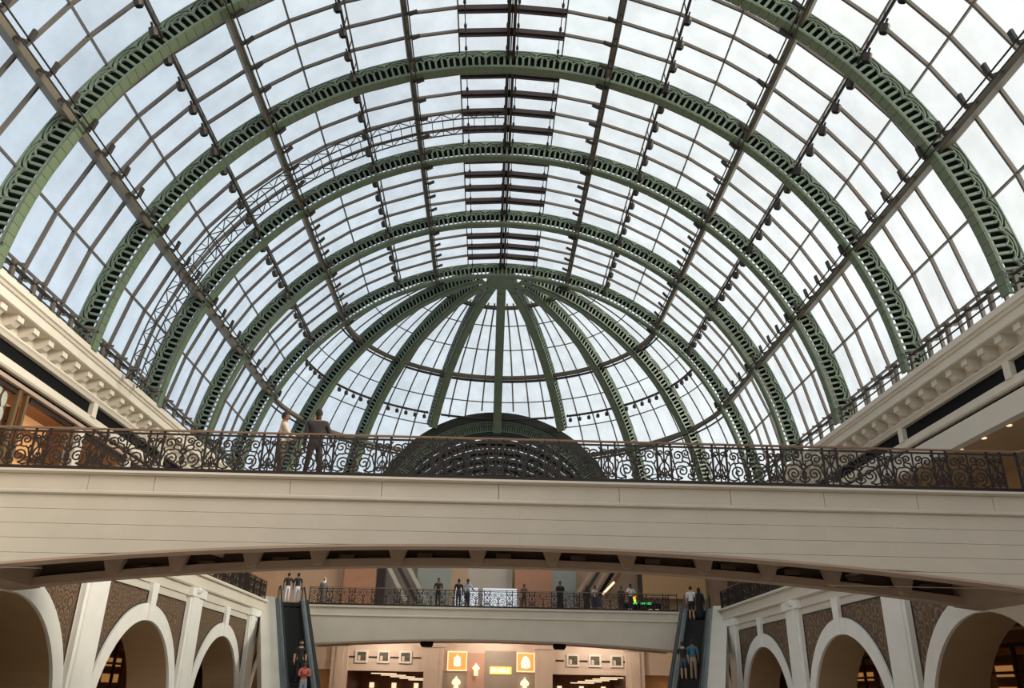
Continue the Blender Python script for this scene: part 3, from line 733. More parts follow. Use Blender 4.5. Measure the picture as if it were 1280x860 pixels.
# corbels, cross ribs and pipes under the deck
CORB = MB(); CORB.prism([(-.28, -.2, .34), (.28, -.2, .34), (.24, -.2, .12), (.14, -.2, -.16), (.08, -.2, -.22), (-.08, -.2, -.22), (-.14, -.2, -.16), (-.24, -.2, .12)], (0, .22, 0))
CORB.box(-.31, .31, -.24, .05, .34, .44); CORB = CORB.mesh('corbel', TAUPE)
for x in (-10.1, -8.48, -6.57, -4.85, -2.79, -.69, 1.29, 3.28, 5.31, 7.02, 8.71, 10.59):
    put('corbel', CORB, br, (x, YB1 - .45 - YB0, zb(x) + .27))
    bp(MB().box(x - .14, x + .14, YB0 + .42, YB1 - .14, 5.2, 5.5), 'cross_rib', TAUPE)
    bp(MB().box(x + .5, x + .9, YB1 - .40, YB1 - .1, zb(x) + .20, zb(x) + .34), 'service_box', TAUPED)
for yy, zz2, rr in ((YB1 - .8, 5.12, .05), (YB1 - 1.1, 5.3, .07)):
    bp(MB().tube([(-10.5, yy, zz2), (10.5, yy, zz2)], rr, 8), 'service_pipe', TAUPE)
for xa, xb_ in ((-9.4, -7.4), (-11.5, -9.9), (9.2, 11.2), (7.2, 9.0)):
    bp(MB().beam((xa, YB1 - .3, zb(xa) + .36 if xa > 0 else 5.3), (xb_, YB1 - .3, 5.3 if xa > 0 else zb(xb_) + .4), .1), 'brace', TAUPE)
balustrade('dark bronze scroll balustrade along the near footbridge with the two standing people', (-XB, YB0 + .05), (12.25, YB0 + .05), L1, -.45)
balustrade('short dark scroll balustrade turning from the near footbridge onto the gallery', (12.25, YB0 + .05), (13.0, YB0 - .75), L1, 0)

# ------------------------------------------------------------------ gallery balustrades
balustrade('dark scroll balustrade along the gallery where the robed people stand', (-XG, 47.9), (-XG, 22.6), L1)
balustrade('dark scroll balustrade along the gallery behind the escalator with the teal shirt', (XG, 22.6), (XG, 47.9), L1)

# ------------------------------------------------------------------ far footbridge
fb = thing('footbridge', 'far cream footbridge between the two escalators with a crowd on it', 'footbridge', (0, YF0, 0))
def fp(m, n, *mt): return m.build(n, *mt, parent=fb, loc=(0, -YF0, 0))
XF = 10.9
zf = lambda x: 4.36 - .0034 * x * x
zb_keep = zb; zb = zf
fp(curved_beam(MB(), YF0, YF0 + .35, 6.0, 0, -XF, XF, 20), 'front_beam', CREAM)
fp(curved_beam(MB(), YF0 + .01, YF0 + 1.0, lambda x: zf(x) + .12, -.09, -XF, XF, 20), 'front_soffit', TAUPE)
fp(curved_beam(MB(), YF1 - .35, YF1, 6.0, 0, -XF, XF, 20), 'back_beam', TAUPE)
zb = zb_keep
fp(MB().box(-XF, XF, YF0 + .05, YF1, 5.6, L1 - .02), 'deck', CREAM2)
fp(MB().box(-XF, XF, YF0 - .10, YF0 + .1, 6.0, L1), 'edge_moulding', CREAM)
fp(MB().prism([(-XF, YF0, 5.62), (-XF, YF0 - .07, 5.58), (-XF, YF0 - .07, 5.52), (-XF, YF0, 5.48)], (2 * XF, 0, 0)), 'string_course', CREAM)
for x in (-6.2, -2.3, -.4, 1.5, 3.4, 6.2): put('corbel', CORB, fb, (x, .9, zf(x) + .1), (0, 0, 0), (.7, 1, .8))
balustrade('dark scroll balustrade of the far footbridge with people leaning behind it', (-XF, YF0 + .02), (XF, YF0 + .02), L1)
for sx, nm in ((-3.88, 'under the far footbridge near the pink lit niche'), (3.89, 'under the far footbridge near the framed pictures by the yellow sign')):
    o = thing('loudspeaker', 'black box loudspeaker hanging ' + nm, 'loudspeaker', (sx, YF0 + .5, 3.92), group='loudspeakers under the far footbridge')
    MB().prism([(-.38, -.25, .36), (.38, -.25, .36), (.36, -.25, .1), (.28, -.25, 0), (-.28, -.25, 0), (-.36, -.25, .1)], (0, .5, 0)).build('cabinet', BLACK, parent=o)
    MB().box(-.05, .05, -.05, .05, .34, .46).build('bracket', BLACK, parent=o)
# landings at the escalator heads
for sg, nm in ((-1, 'left'), (1, 'right')):
    o = struct('floor_landing_' + nm)
    MB().box(min(sg * XF, sg * 22), max(sg * XF, sg * 22), 49.3, 58, 5.5, L1 - .01).build('slab', CREAM2, parent=o)
    MB().prism([(sg * 13.0, 47.4, 5.0), (sg * 12.95, 47.9, 5.0), (sg * 12.85, 48.6, 5.0), (sg * 12.85, 50, 5.0), (sg * 13.8, 50, 5.0), (sg * 13.8, 47.4, 5.0)], (0, 0, L1 - 5.0)).build('rounded_corner', CREAM2, parent=o)
o = struct('floor_back_gallery'); MB().box(-XF, XF, YF1, 66, 5.5, L1 - .02).build('slab', CREAM2, parent=o)

#PART3
# ------------------------------------------------------------------ back walls
wb = struct('wall_back')
def wbx(n, x0, x1, y0, y1, z0, z1, m): return MB().box(x0, x1, y0, y1, z0, z1).build(n, m, parent=wb)
YG = 58.0
PINKW = mat('pale_pink_plaster', (222, 205, 192), .6, 0, .03, 1)
GREIGE = mat('greige_panel', (168, 158, 148), .6, 0, .04, 1)
wbx('header', -13, 13, YG, YG + .4, 2.78, 5.5, PINKW)
for x0, x1 in ((-10.65, -9.55), (-4.5, -3.25), (2.9, 4.05), (8.95, 10.2)):
    wbx('pilaster', x0, x1, YG - .25, YG + .1, 0, 4.25, PINKW); wbx('pilaster_cap', x0 - .12, x1 + .12, YG - .38, YG + .1, 4.25, 4.6, PINKW)
    wbx('pilaster_strip', x0 + .3, x1 - .3, YG - .31, YG - .2, 0, 4.2, PINKW)
wbx('centre_wall', -3.3, 2.95, YG - .05, YG + .4, 0, 2.8, GREIGE)
wbx('centre_panel', -.45, 1.6, YG - .08, YG, 0, 4.1, GREIGE)
wbx('tall_panel', -1.62, -.47, YG - .10, YG, 0, 3.95, mat('pink_lit_panel', (206, 168, 150), .6))  # pinkish light on this panel is put into its base colour
for x0, x1 in ((-13, -10.6), (10.2, 13)): wbx('side_wall', x0, x1, YG + .5, YG + .9, 0, 5.5, WARMWALL)
for x0, x1 in ((-9.55, -4.5), (4.05, 8.95)):
    wbx('shop_back', x0, x1, YG + 6, YG + 6.2, 0, 3.2, SHOPWOOD); wbx('shop_ceiling', x0, x1, YG + .4, YG + 6, 2.95, 3.1, SHOPWOOD)
    wbx('shop_side', x0 - .1, x0, YG + .4, YG + 6, 0, 3.0, SHOPWOOD); wbx('shop_side', x1, x1 + .1, YG + .4, YG + 6, 0, 3.0, SHOPWOOD)
    wbx('opening_lintel', x0, x1, YG - .06, YG + .1, 2.72, 2.88, PINKW)
def pictures(xs, grp, where):
    for i, x in enumerate(xs):
        o = thing('framed_picture', 'small square framed picture above the shop opening ' + where, 'picture', (x, YG - .06, 3.22), group=grp)
        for a in ((-.42, .42, 0, .12), (-.42, .42, .66, .78), (-.42, -.30, .12, .66), (.30, .42, .12, .66)):
            MB().box(a[0], a[1], -.06, .06, a[2], a[3]).build('frame', WHITE, parent=o)
        MB().box(-.30, .30, -.02, .04, .12, .66).build('print', mat('picture_print', (92, 88, 78), .5, 0, .5, 6), parent=o)
        MB().box(-.24, -.06, -.03, .0, .14, .44).build('pale_patch', PINKW, parent=o)
pictures((-8.7, -7.22, -5.77), 'pictures over the opening by the dark shirt escalator', 'beside the escalator of the pink shirt')
pictures((5.43, 6.92, 8.38), 'pictures over the opening by the teal shirt escalator', 'beside the escalator of the teal shirt')
for x in (-9.35, -7.95, -6.5, -5.0, 4.55, 6.15, 7.65, 8.75):
    wbx('slot_grille', x - .28, x + .28, YG - .03, YG + .02, 3.52, 3.62, SHOPDARK)
# lit strips in the two shops
for x0, wh in ((-9.0, 'by the pink shirt escalator'), (4.6, 'by the teal shirt escalator')):
    for k in range(5):
        xa = x0 + .9 + (k * .55 if x0 < 0 else (1.9 - k * .42))
        tag(MB().box(xa, xa + 1.7, YG + .9 + k * .95, YG + 1.05 + k * .95, 2.56 - .08 * k, 2.62 - .08 * k).build('strip_light', LITW), 'warm strip light on the shop ceiling ' + wh, 'strip light', 'ceiling strips ' + wh)
    for k in range(3):
        o = thing('shop_lamp', 'small glowing box lamp on the shop wall ' + wh, 'lamp', (x0 + .4 + 1.6 * k, YG + 5.6, 1.7), group='box lamps ' + wh)
        MB().box(-.16, .16, -.1, .1, 0, .36).build('shade', LITW, parent=o); MB().box(-.06, .06, 0, .3, .2, .4).build('bracket', SHOPDARK, parent=o)
# lantern niches
def lantern_prof(s): return [(.02 * s, .95 * s), (.05 * s, .85 * s), (.20 * s, .72 * s), (.30 * s, .58 * s), (.26 * s, .46 * s), (.10 * s, .38 * s), (.16 * s, .30 * s), (.16 * s, .0)]
for x0, x1, nm in ((-2.96, -1.66, 'bottle'), (1.66, 2.86, 'dome')):
    o = thing('lit_niche', 'square amber lit niche panel with a pale %s shaped ornament' % nm, 'niche', ((x0 + x1) / 2, YG - .1, 2.82), group='amber niches on the back wall')
    w2 = (x1 - x0) / 2
    MB().box(-w2, w2, -.02, .06, 0, 1.2).build('panel', LIT, parent=o)
    for a in ((-w2, w2, 0, .05), (-w2, w2, 1.15, 1.2), (-w2, -w2 + .05, .05, 1.15), (w2 - .05, w2, .05, 1.15)):
        MB().box(a[0], a[1], -.08, -.02, a[2], a[3]).build('frame', LITW, parent=o)
    pr = [(.04, .25), (.22, .3), (.22, .8), (.06, .9), (.03, 1.0)] if nm == 'bottle' else [(.10, .22), (.30, .28), (.30, .6), (.2, .85), (.03, 1.0)]
    MB().lathe(pr, 12, (0, -.12, 0), sy=.35).build('ornament', mat('pale_ornament_' + nm, (255, 232, 205), .5, emit=1.0), parent=o)
for x, zz_, nm, s in ((-2.32, 1.55, 'under the bottle niche', 1.0), (2.2, 1.55, 'under the dome niche', 1.0), (-1.04, 2.55, 'on the pink lit panel', .8)):
    o = thing('lantern', 'glowing onion shaped lantern ' + nm, 'lantern', (x, YG - .3, zz_), group='onion lanterns on the back wall')
    MB().lathe(lantern_prof(s)[::-1], 12).build('glass_body', LITW, parent=o); MB().box(-.05, .05, 0, .25, .1, .2).build('bracket', SHOPDARK, parent=o)
# lit sign, its lettering too blurred to read: a row of worn glyph strokes
o = thing('lit_sign', 'yellow glowing shop sign on the greige panel between the niches', 'sign', (.6, YG - .12, 2.66))
MB().box(-.72, .72, -.02, .04, 0, .46).build('board', mat('sign_yellow', (255, 208, 110), .5, emit=.9), parent=o)
SGN = mat('sign_stroke', (255, 240, 190), .5, emit=2.2)
for x, z, ww, hh in ((-.58, .10, .10, .28), (-.42, .10, .07, .28), (-.30, .24, .12, .1), (-.14, .10, .09, .2), (.02, .10, .12, .28), (.20, .10, .07, .28), (.33, .12, .12, .12), (.50, .10, .09, .28)):
    MB().box(x - ww / 2, x + ww / 2, -.05, -.02, z, z + hh).build('letter_stroke', SGN, parent=o)

# upper storey at the back
ub = struct('wall_upper_back')
def ubx(n, x0, x1, y0, y1, z0, z1, m): return MB().box(x0, x1, y0, y1, z0, z1).build(n, m, parent=ub)
YU = 62.5
ubx('end_wall', -22, 22, 66, 66.3, 0, 13.9, JAMB)
BROWNW = mat('brown_beige_panel', (168, 140, 116), .6, 0, .06, 1)
COPPER = mat('copper_panel', (162, 116, 90), .5, 0, .08, 2)
ubx('wall_panel', -18, -9.9, YU, YU + .3, L1, 12.6, BROWNW); ubx('copper_column', -11.1, -8.75, YU - .3, YU, L1, 12.6, COPPER)
ubx('dark_jamb', -8.7, -8.1, YU, YU + .3, L1, 12.6, SHOPDARK); ubx('wall_panel', -9.9, -4.6, YU + 1.2, YU + 1.5, L1, 12.6, GREIGE)
ubx('glass_panel', -5.7, -3.2, YU - .05, YU, L1, 12.6, TEAL); ubx('wall_panel', -4.6, -1.9, YU, YU + .3, L1, 12.6, BROWNW)
ubx('pale_panel', -1.9, 1.4, YU, YU + .3, L1, 12.6, GREIGE); ubx('copper_column', 1.6, 4.4, YU - .3, YU, L1, 12.6, COPPER)
ubx('glass_panel', 4.4, 6.2, YU - .05, YU + .2, L1, 12.6, TEAL); ubx('wall_panel', 6.2, 18, YU + 1.2, YU + 1.5, L1, 12.6, BROWNW)
ubx('pale_panel', 11.2, 16, YU, YU + .3, 8.2, 12.6, mat('amber_display_wall', (190, 150, 106), .6))
ubx('dark_jamb', 10.9, 11.2, YU, YU + .4, L1, 12.6, SHOPDARK)
for i in range(3):
    MB().beam((-8.2 + i * .75, YU - .4, 10.6), (-6.4 + i * .75, YU - .4, 7.6), .28, .2, (0, 1, 0)).build('ceiling_batten', (GREIGE, SHOPDARK, GREIGE)[i], parent=ub)
for i in range(5):
    MB().beam((6.2 + i * .55, YU - .3, 8.3), (7.6 + i * .55, YU - .3, 10.4), .26, .2, (0, 1, 0)).build('ceiling_batten', (BROWNW, SHOPDARK, BROWNW, BLACK, SHOPWOOD)[i], parent=ub)
o = tag(MB().beam((8.1, YU - .5, 8.35), (9.0, YU - .5, 9.25), .16, .12, (0, 1, 0)).build('strip_light', LITW), 'slanting warm strip light behind the far footbridge', 'strip light')
# bright display behind the middle of the far balustrade
o = thing('bright_display', 'white glowing display case behind the far footbridge balustrade', 'display', (-.1, 51.9, L1))
MB().box(-2.4, 1.6, 0, .8, 0, 1.1).build('case', GREIGE, parent=o)
MB().box(-2.3, -.9, -.06, 0, .15, 1.35).build('lit_panel', mat('cool_lit_panel', (216, 222, 230), .5, emit=.55), parent=o)
MB().box(-.6, 1.5, -.06, 0, .15, 1.35).build('lit_panel', bpy.data.materials['cool_lit_panel'], parent=o)
# kiosk with coloured lights
o = thing('kiosk', 'dark kiosk with green and yellow lights behind the far footbridge balustrade', 'kiosk', (8.8, 51.2, L1))
MB().box(-.9, 1.3, -.4, .5, 0, .55).build('counter', BLACK, parent=o)
MB().box(-.5, -.2, -.45, -.3, .50, .95).build('yellow_lamp', mat('yellow_lamp', (255, 220, 60), .5, emit=1.5), parent=o)
for x in (-.45, .05, .4): MB().box(x, x + .3, -.5, -.4, .48, .58).build('green_lamp', mat('green_lamp', (50, 220, 110), .5, emit=1.0), parent=o)
for x in (-.7, .5, .9): MB().box(x, x + .25, -.5, -.4, .12, .2).build('white_lamp', LITW, parent=o)
o = thing('info_screen', 'small blue glowing screen behind the far footbridge balustrade', 'screen', (6.2, 51.0, L1))
MB().box(-.3, .3, -.03, .05, .3, .8).build('panel', mat('blue_screen', (60, 56, 130), .4, emit=.08), parent=o); MB().box(-.04, .04, 0, .08, 0, .3).build('stand', BLACK, parent=o)

# ------------------------------------------------------------------ escalators
def escalator(label, top, dvec, outer):
    d = Vector(dvec).normalized(); rz = math.atan2(-d.x, d.y)
    root = thing('escalator', label, 'escalator', (top[0], top[1], 0), (0, 0, rz), 'escalators beside the far footbridge')
    tn = math.tan(30 * D2R); RUN = (L1 - .05) / tn
    zz = lambda y: L1 - .02 - max(0, min(RUN, y)) * tn
    st = MB().box(-.5, .5, 0, .40, -.22, 0); st.box(-.5, .5, .385, .405, -.23, -.01); st = st.mesh('step', STEPM)
    y = -.8; 
    while y < RUN + .8:
        put('step', st, root, (0, y, zz(y + .2) if 0 < y < RUN else zz(y))); y += .40
    for s in (-1, 1):
        xin, xo = (.52, .80)
        def para(n, x0, x1, dz0, dz1, m, ya=-.5, yb=RUN):
            ys = [ya, 0, yb] if ya < 0 else [ya, yb]; mm = MB(); vs = []; fs = []
            for q in ys: vs += [(s * x0, q, zz(q) + dz0), (s * x1, q, zz(q) + dz0), (s * x1, q, zz(q) + dz1), (s * x0, q, zz(q) + dz1)]
            for i in range(len(ys) - 1):
                for j in range(4): fs.append((4 * i + j, 4 * i + (j + 1) % 4, 4 * i + 4 + (j + 1) % 4, 4 * i + 4 + j))
            fs += [(3, 2, 1, 0), tuple(4 * (len(ys) - 1) + j for j in range(4))]
            return mm.add(vs, fs).build(n, m, parent=root)
        para('skirt', .50, .55, -.2, .14, ESCDARK); para('deck', .55, .90, .08, .16, ESCSTEEL)
        para('balustrade_panel', .66, .69, .16, .86, ESCGLASS); para('inner_strip', .55, .58, .16, .24, ESCSTEEL); para('outer_strip', .80, .86, .16, .22, ESCSTEEL)
        para('cladding', .86, .92, -1.0, .10, ESCSTEEL if s != outer else CREAM2)
        pts = [(s * .675, -.5 - .38 * math.sin(a), zz(-1) + .52 - .38 * math.cos(a)) for a in [PI * i / 8 for i in range(9)]] + [(s * .675, 0, zz(0) + .90), (s * .675, RUN, zz(RUN) + .90)]
        MB().tube(pts, .05, 6).build('handrail', ESCDARK, parent=root)
        MB().lathe([(.30, -.02), (.34, 0), (.34, .02), (.30, .04)], 16).build('newel_end', mat('olive_newel', (120, 112, 76), .4, .3) if s < 0 else bpy.data.materials['olive_newel'], parent=root, loc=(s * .66, -.5, zz(-1) + .52), rot=(0, PI / 2, 0))
        if s == outer: para('wide_deck', .92, 1.75, -1.1, .30, CREAM2, 0)
        else: para('edge_strip', .92, .98, -1.0, .20, ESCDARK, 0)
    return root, zz, rz
TL = (-11.75, 49.05); TR = (11.85, 49.05)
escL, zzE, rzL = escalator('escalator carrying the person in a pink shirt and the person in black', TL, (.329, -.944, 0), 1)
escR, _, rzR = escalator('escalator carrying the person in a teal shirt', TR, (-.329, -.944, 0), -1)

# ------------------------------------------------------------------ people
PM_ = {}
def pmat(rgb, rough=.8):
    if rgb not in PM_: PM_[rgb] = mat('cloth_%d_%d_%d' % rgb, rgb, rough)
    return PM_[rgb]
SKINS = [(150, 108, 84), (120, 84, 62), (188, 146, 118)]
def person(label, loc, rz, H=1.75, top=(40, 38, 40), leg=(50, 46, 48), skin=1, hair=(24, 20, 18), shoe=(30, 26, 24), arms='down', shorts=False, short_sleeve=True,
           robe=None, scarf=None, stance=.0, beard=False, group=None, lean=0, build=1.0, head_turn=0):
    root = thing('person', label, 'person', loc, (0, 0, rz), group)
    V = {'pelvis': (0, 0, .52), 'spine': (0, .005, .61), 'chest': (0, .01, .72), 'upper': (0, 0, .79), 'neck': (0, 0, .84), 'head': (0, .012, .89)}
    Rr = {'pelvis': (.082, .060), 'spine': (.078, .056), 'chest': (.092, .062), 'upper': (.070, .050), 'neck': (.034, .036), 'head': (.036, .040)}
    E_ = [('pelvis', 'spine'), ('spine', 'chest'), ('chest', 'upper'), ('upper', 'neck'), ('neck', 'head')]
    col = {'pelvis': 'leg', 'spine': 'top', 'chest': 'top', 'upper': 'top', 'neck': 'skin', 'head': 'skin'}
    hands = {}
    for s, n in ((-1, 'l'), (1, 'r')):
        fx = stance * s
        V.update({'hip' + n: (s * .048, 0, .485), 'knee' + n: (s * .054 + fx * .5, .012, .275), 'ank' + n: (s * .056 + fx, -.012, .045), 'toe' + n: (s * .064 + fx, .075, .018)})
        Rr.update({'hip' + n: (.056, .056), 'knee' + n: (.036, .038), 'ank' + n: (.027, .029), 'toe' + n: (.026, .016)})
        E_ += [('pelvis', 'hip' + n), ('hip' + n, 'knee' + n), ('knee' + n, 'ank' + n), ('ank' + n, 'toe' + n)]
        col.update({'hip' + n: 'leg', 'knee' + n: 'skin' if shorts else 'leg', 'ank' + n: 'skin' if shorts else 'leg', 'toe' + n: 'shoe'})
        sh = (s * .112, 0, .795)
        if arms == 'rail': el, wr, ha = (s * .135, .05, .665), (s * .10, .17, .62), (s * .09, .21, .615)
        elif arms == 'crossed': el, wr, ha = (s * .135, .03, .655), (s * .02, .105, .67), (-s * .045, .10, .685)
        elif arms == 'one_up' and s > 0: el, wr, ha = (s * .17, .04, .67), (s * .19, .13, .60), (s * .19, .17, .60)
        elif arms == 'hip': el, wr, ha = (s * .185, -.03, .655), (s * .115, .05, .56), (s * .09, .06, .55)
        else: el, wr, ha = (s * .140, -.005, .63), (s * .142, .03, .495), (s * .140, .042, .455)
        V.update({'sh' + n: sh, 'el' + n: el, 'wr' + n: wr, 'ha' + n: ha}); hands[n] = (wr, ha, s)
        Rr.update({'sh' + n: (.044, .044), 'el' + n: (.030, .030), 'wr' + n: (.021, .021), 'ha' + n: (.024, .017)})
        E_ += [('upper', 'sh' + n), ('sh' + n, 'el' + n), ('el' + n, 'wr' + n), ('wr' + n, 'ha' + n)]
        col.update({'sh' + n: 'top', 'el' + n: 'skin' if short_sleeve else 'top', 'wr' + n: 'skin', 'ha' + n: 'skin'})
    ks = list(V); idx = {k: i for i, k in enumerate(ks)}
    me = bpy.data.meshes.new('skeleton'); me.from_pydata([tuple(c * H for c in V[k]) for k in ks], [(idx[a], idx[b]) for a, b in E_], [])
    tmp = bpy.data.objects.new('skeleton', me); COL.objects.link(tmp)
    md = tmp.modifiers.new('s', 'SKIN'); tmp.modifiers.new('u', 'SUBSURF').levels = 2
    sv = me.skin_vertices[0].data
    for k in ks:
        b_ = build if k in ('pelvis', 'spine', 'chest', 'upper') else 1
        sv[idx[k]].radius = (Rr[k][0] * H * b_, Rr[k][1] * H * b_)
    sv[0].use_root = True
    bpy.context.view_layer.update()
    dg = bpy.context.evaluated_depsgraph_get(); ev = tmp.evaluated_get(dg); em = ev.to_mesh()
    m = MB(); cats = {'skin': 0, 'top': 1, 'leg': 2, 'shoe': 3, 'dark': 4}
    joints = [(Vector(V[k]) * H, col[k]) for k in ks]
    # extra sample points so that colours change part-way along a limb
    for n in 'lr':
        a, b = Vector(V['sh' + n]), Vector(V['el' + n]); joints.append(((a * .45 + b * .55) * H, 'top'))
        c = Vector(V['wr' + n]); joints.append(((b * .5 + c * .5) * H, 'skin' if short_sleeve else 'top')); joints.append(((b * .1 + c * .9) * H, 'skin' if short_sleeve else 'top'))
        a, b = Vector(V['hip' + n]), Vector(V['knee' + n]); joints += [((a * .7 + b * .3) * H, 'leg'), ((a * .35 + b * .65) * H, 'leg')]
        c = Vector(V['ank' + n]); joints.append(((b * .5 + c * .5) * H, 'skin' if shorts else 'leg'))
    vs = [v.co.copy() for v in em.vertices]
    m.v = [tuple(v) for v in vs]
    for p in em.polygons:
        c = Vector(p.center); best = min(joints, key=lambda j: (j[0] - c).length_squared); m.f.append(tuple(p.vertices)); m.mi.append(cats[best[1]])
    ev.to_mesh_clear(); bpy.data.objects.remove(tmp)
    # fingers
    for n, (wr, ha, s) in hands.items():
        a = Vector(ha) * H; dn = (Vector(ha) - Vector(wr)).normalized(); sd2 = dn.cross(Vector((1, 0, 0)) if arms in ('down', 'hip') else Vector((0, 0, 1))).normalized()
        for q, ln in ((-1.5, .060), (-.5, .075), (.5, .080), (1.5, .068)):
            b0 = a + sd2 * q * .016 + dn * .01; b1 = b0 + dn * ln * .55; b2 = b1 + dn * ln * .45 + Vector((-s * .012, .008, -.006))
            m.tube([b0, b1, b2], [.010, .009, .006], 5, mi=0)
        t0 = a + sd2 * .03 - dn * .02; m.tube([t0, t0 + sd2 * .022 + dn * .022, t0 + sd2 * .026 + dn * .05], [.011, .010, .007], 5, mi=0)
    # head with brow, nose, chin, ears
    hc = Vector((0, .014, .932)) * H; hr = .068 * H; vs = []; fs = []; nu, nv = 14, 10
    for i in range(nv + 1):
        ph = PI * i / nv
        for j in range(nu):
            th_ = 2 * PI * j / nu; dx, dy, dz = math.sin(ph) * math.sin(th_), math.sin(ph) * math.cos(th_), math.cos(ph)
            wx = .046 if dz > -.2 else .046 * (1 + (dz + .2) * .35); wy = .056 if dy < 0 else .054
            vs.append((hc.x + dx * wx * H, hc.y + dy * wy * H - (.006 * H if dy > .7 and abs(dx) > .2 and 0 < dz < .3 else 0), hc.z + dz * .068 * H))
    for i in range(nv):
        for j in range(nu): fs.append((i * nu + j, (i + 1) * nu + j, (i + 1) * nu + (j + 1) % nu, i * nu + (j + 1) % nu))
    m.add(vs, fs, 0)
    fy = hc.y + .053 * H
    m.add([(-.010 * H, fy, hc.z - .014 * H), (.010 * H, fy, hc.z - .014 * H), (0, fy + .014 * H, hc.z - .012 * H), (0, fy, hc.z + .012 * H)], [(0, 1, 2), (0, 2, 3), (1, 3, 2), (0, 3, 1)], 0)
    for s in (-1, 1):
        m.lathe([(.004, -.012), (.012, -.006), (.013, .008), (.004, .014)], 6, (hc.x + s * .047 * H, hc.y - .004, hc.z - .004), 0)
        m.box(s * .018 * H - .009, s * .018 * H + .009, fy - .006, fy + .001, hc.z + .004 * H, hc.z + .009 * H, 4)
    m.box(-.016 * H, .016 * H, fy - .010, fy - .002, hc.z - .030 * H, hc.z - .027 * H, 4)
    body = m.build('body', pmat(SKINS[skin]), pmat(top), pmat(leg), pmat(shoe), pmat((40, 24, 20)), parent=root, smooth=True)
    if scarf is None:
        hm = MB(); vs = []; fs = []; nu = 16; nv = 6
        for i in range(nv + 1):
            for j in range(nu):
                th_ = 2 * PI * j / nu; lim = (.40 if math.cos(th_) > .35 else .60 if abs(math.sin(th_)) > .6 else .74) * PI; ph = lim * i / nv
                dx, dy, dz = math.sin(ph) * math.sin(th_), math.sin(ph) * math.cos(th_), math.cos(ph); vs.append((hc.x + dx * .050 * H, hc.y - .002 * H + dy * .061 * H, hc.z + .004 * H + dz * .072 * H))
        for i in range(nv):
            for j in range(nu): fs.append((i * nu + j, (i + 1) * nu + j, (i + 1) * nu + (j + 1) % nu, i * nu + (j + 1) % nu))
        hm.add(vs, fs).build('hair', pmat(hair), parent=body, smooth=True)
    else:
        sm = MB().lathe([(.085 * H * .9, .76 * H), (.075 * H, .82 * H), (.056 * H, .86 * H), (.060 * H, .92 * H), (.052 * H, .98 * H), (.02 * H, 1.012 * H)], 16, (0, -.006 * H, 0))
        sm.build('headscarf', pmat(scarf), parent=body, smooth=True)
    if beard:
        MB().lathe([(.020 * H, -.030 * H), (.034 * H, -.016 * H), (.038 * H, .012 * H), (.034 * H, .020 * H)], 10, (0, hc.y + .018 * H, hc.z - .045 * H)).build('beard', pmat(hair), parent=body, smooth=True)
    if robe:
        MB().lathe([(.135 * H, .02 * H), (.125 * H, .2 * H), (.115 * H, .42 * H), (.105 * H, .58 * H), (.125 * H, .72 * H), (.120 * H, .79 * H), (.05 * H, .835 * H)], 18, sy=.75).build('robe', pmat(robe), parent=root, smooth=True)
    return root
# on the near footbridge
person('person in a pale shirt and grey-brown trousers, turned sideways on the near footbridge', (-5.50, YB0 + .62, L1 - .02), -1.2, 1.76, (196, 182, 164), (92, 76, 66), 1, arms='rail', short_sleeve=False)
person('person in a dark jacket and trousers facing the dome on the near footbridge', (-4.66, YB0 + .55, L1 - .02), .15, 1.83, (44, 38, 40), (58, 44, 40), 1, arms='one_up', short_sleeve=False, stance=.05, build=1.25)
# escalator people
def on_esc(T, dv, yy, side):
    d = Vector(dv).normalized(); k = round((yy + .8) / .4); y0 = -.8 + .4 * k
    px = Vector((-d.y * -1, 0, 0)) if False else Vector((d.y, -d.x, 0))
    return (T[0] + d.x * (y0 + .2) + px.x * side, T[1] + d.y * (y0 + .2) + px.y * side, zzE(y0 + .2) if 0 < y0 else zzE(0))
DLV, DRV = (.329, -.944, 0), (-.329, -.944, 0)
fL = math.atan2(-DLV[0], DLV[1]); fR = math.atan2(DRV[0], -DRV[1])
person('person in a pink shirt with folded arms riding the escalator down', on_esc(TL, DLV, 8.6, -.02), fL, 1.86, (206, 104, 98), (150, 156, 168), 1, arms='crossed', short_sleeve=False)
person('bearded person in black riding the escalator down behind the pink shirt', on_esc(TL, DLV, 7.0, .05), fL, 1.92, (30, 32, 36), (28, 28, 30), 2, beard=True, build=1.1)
person('person in a dark top and white trousers at the escalator head, arm raised', on_esc(TL, DLV, -.6, .25), fL + PI, 1.70, (34, 32, 38), (205, 212, 224), 1, arms='one_up', group='white trousered pair at the escalator head')
person('person in a dark blue top and white trousers at the escalator head', on_esc(TL, DLV, -.6, -.30), fL + PI, 1.72, (28, 32, 46), (205, 212, 224), 1, group='white trousered pair at the escalator head')
person('person in a teal shirt and beige trousers riding the escalator up', on_esc(TR, DRV, 6.2, -.22), fR, 1.88, (44, 104, 128), (150, 126, 104), 1)
person('person in a black shirt and grey shorts riding up beside the teal shirt', on_esc(TR, DRV, 6.2, .26), fR, 1.78, (32, 32, 36), (66, 80, 92), 2, shorts=True)
person('person in a white t-shirt and black shorts near the escalator head', on_esc(TR, DRV, 1.0, .22), fR, 1.88, (214, 216, 220), (24, 24, 26), 2, shorts=True, shoe=(225, 225, 225))
person('person in a long black robe near the escalator head beside the white t-shirt', on_esc(TR, DRV, 1.0, -.24), fR, 1.78, (22, 20, 22), (22, 20, 22), 1, robe=(22, 20, 22), scarf=(22, 20, 22), short_sleeve=False)
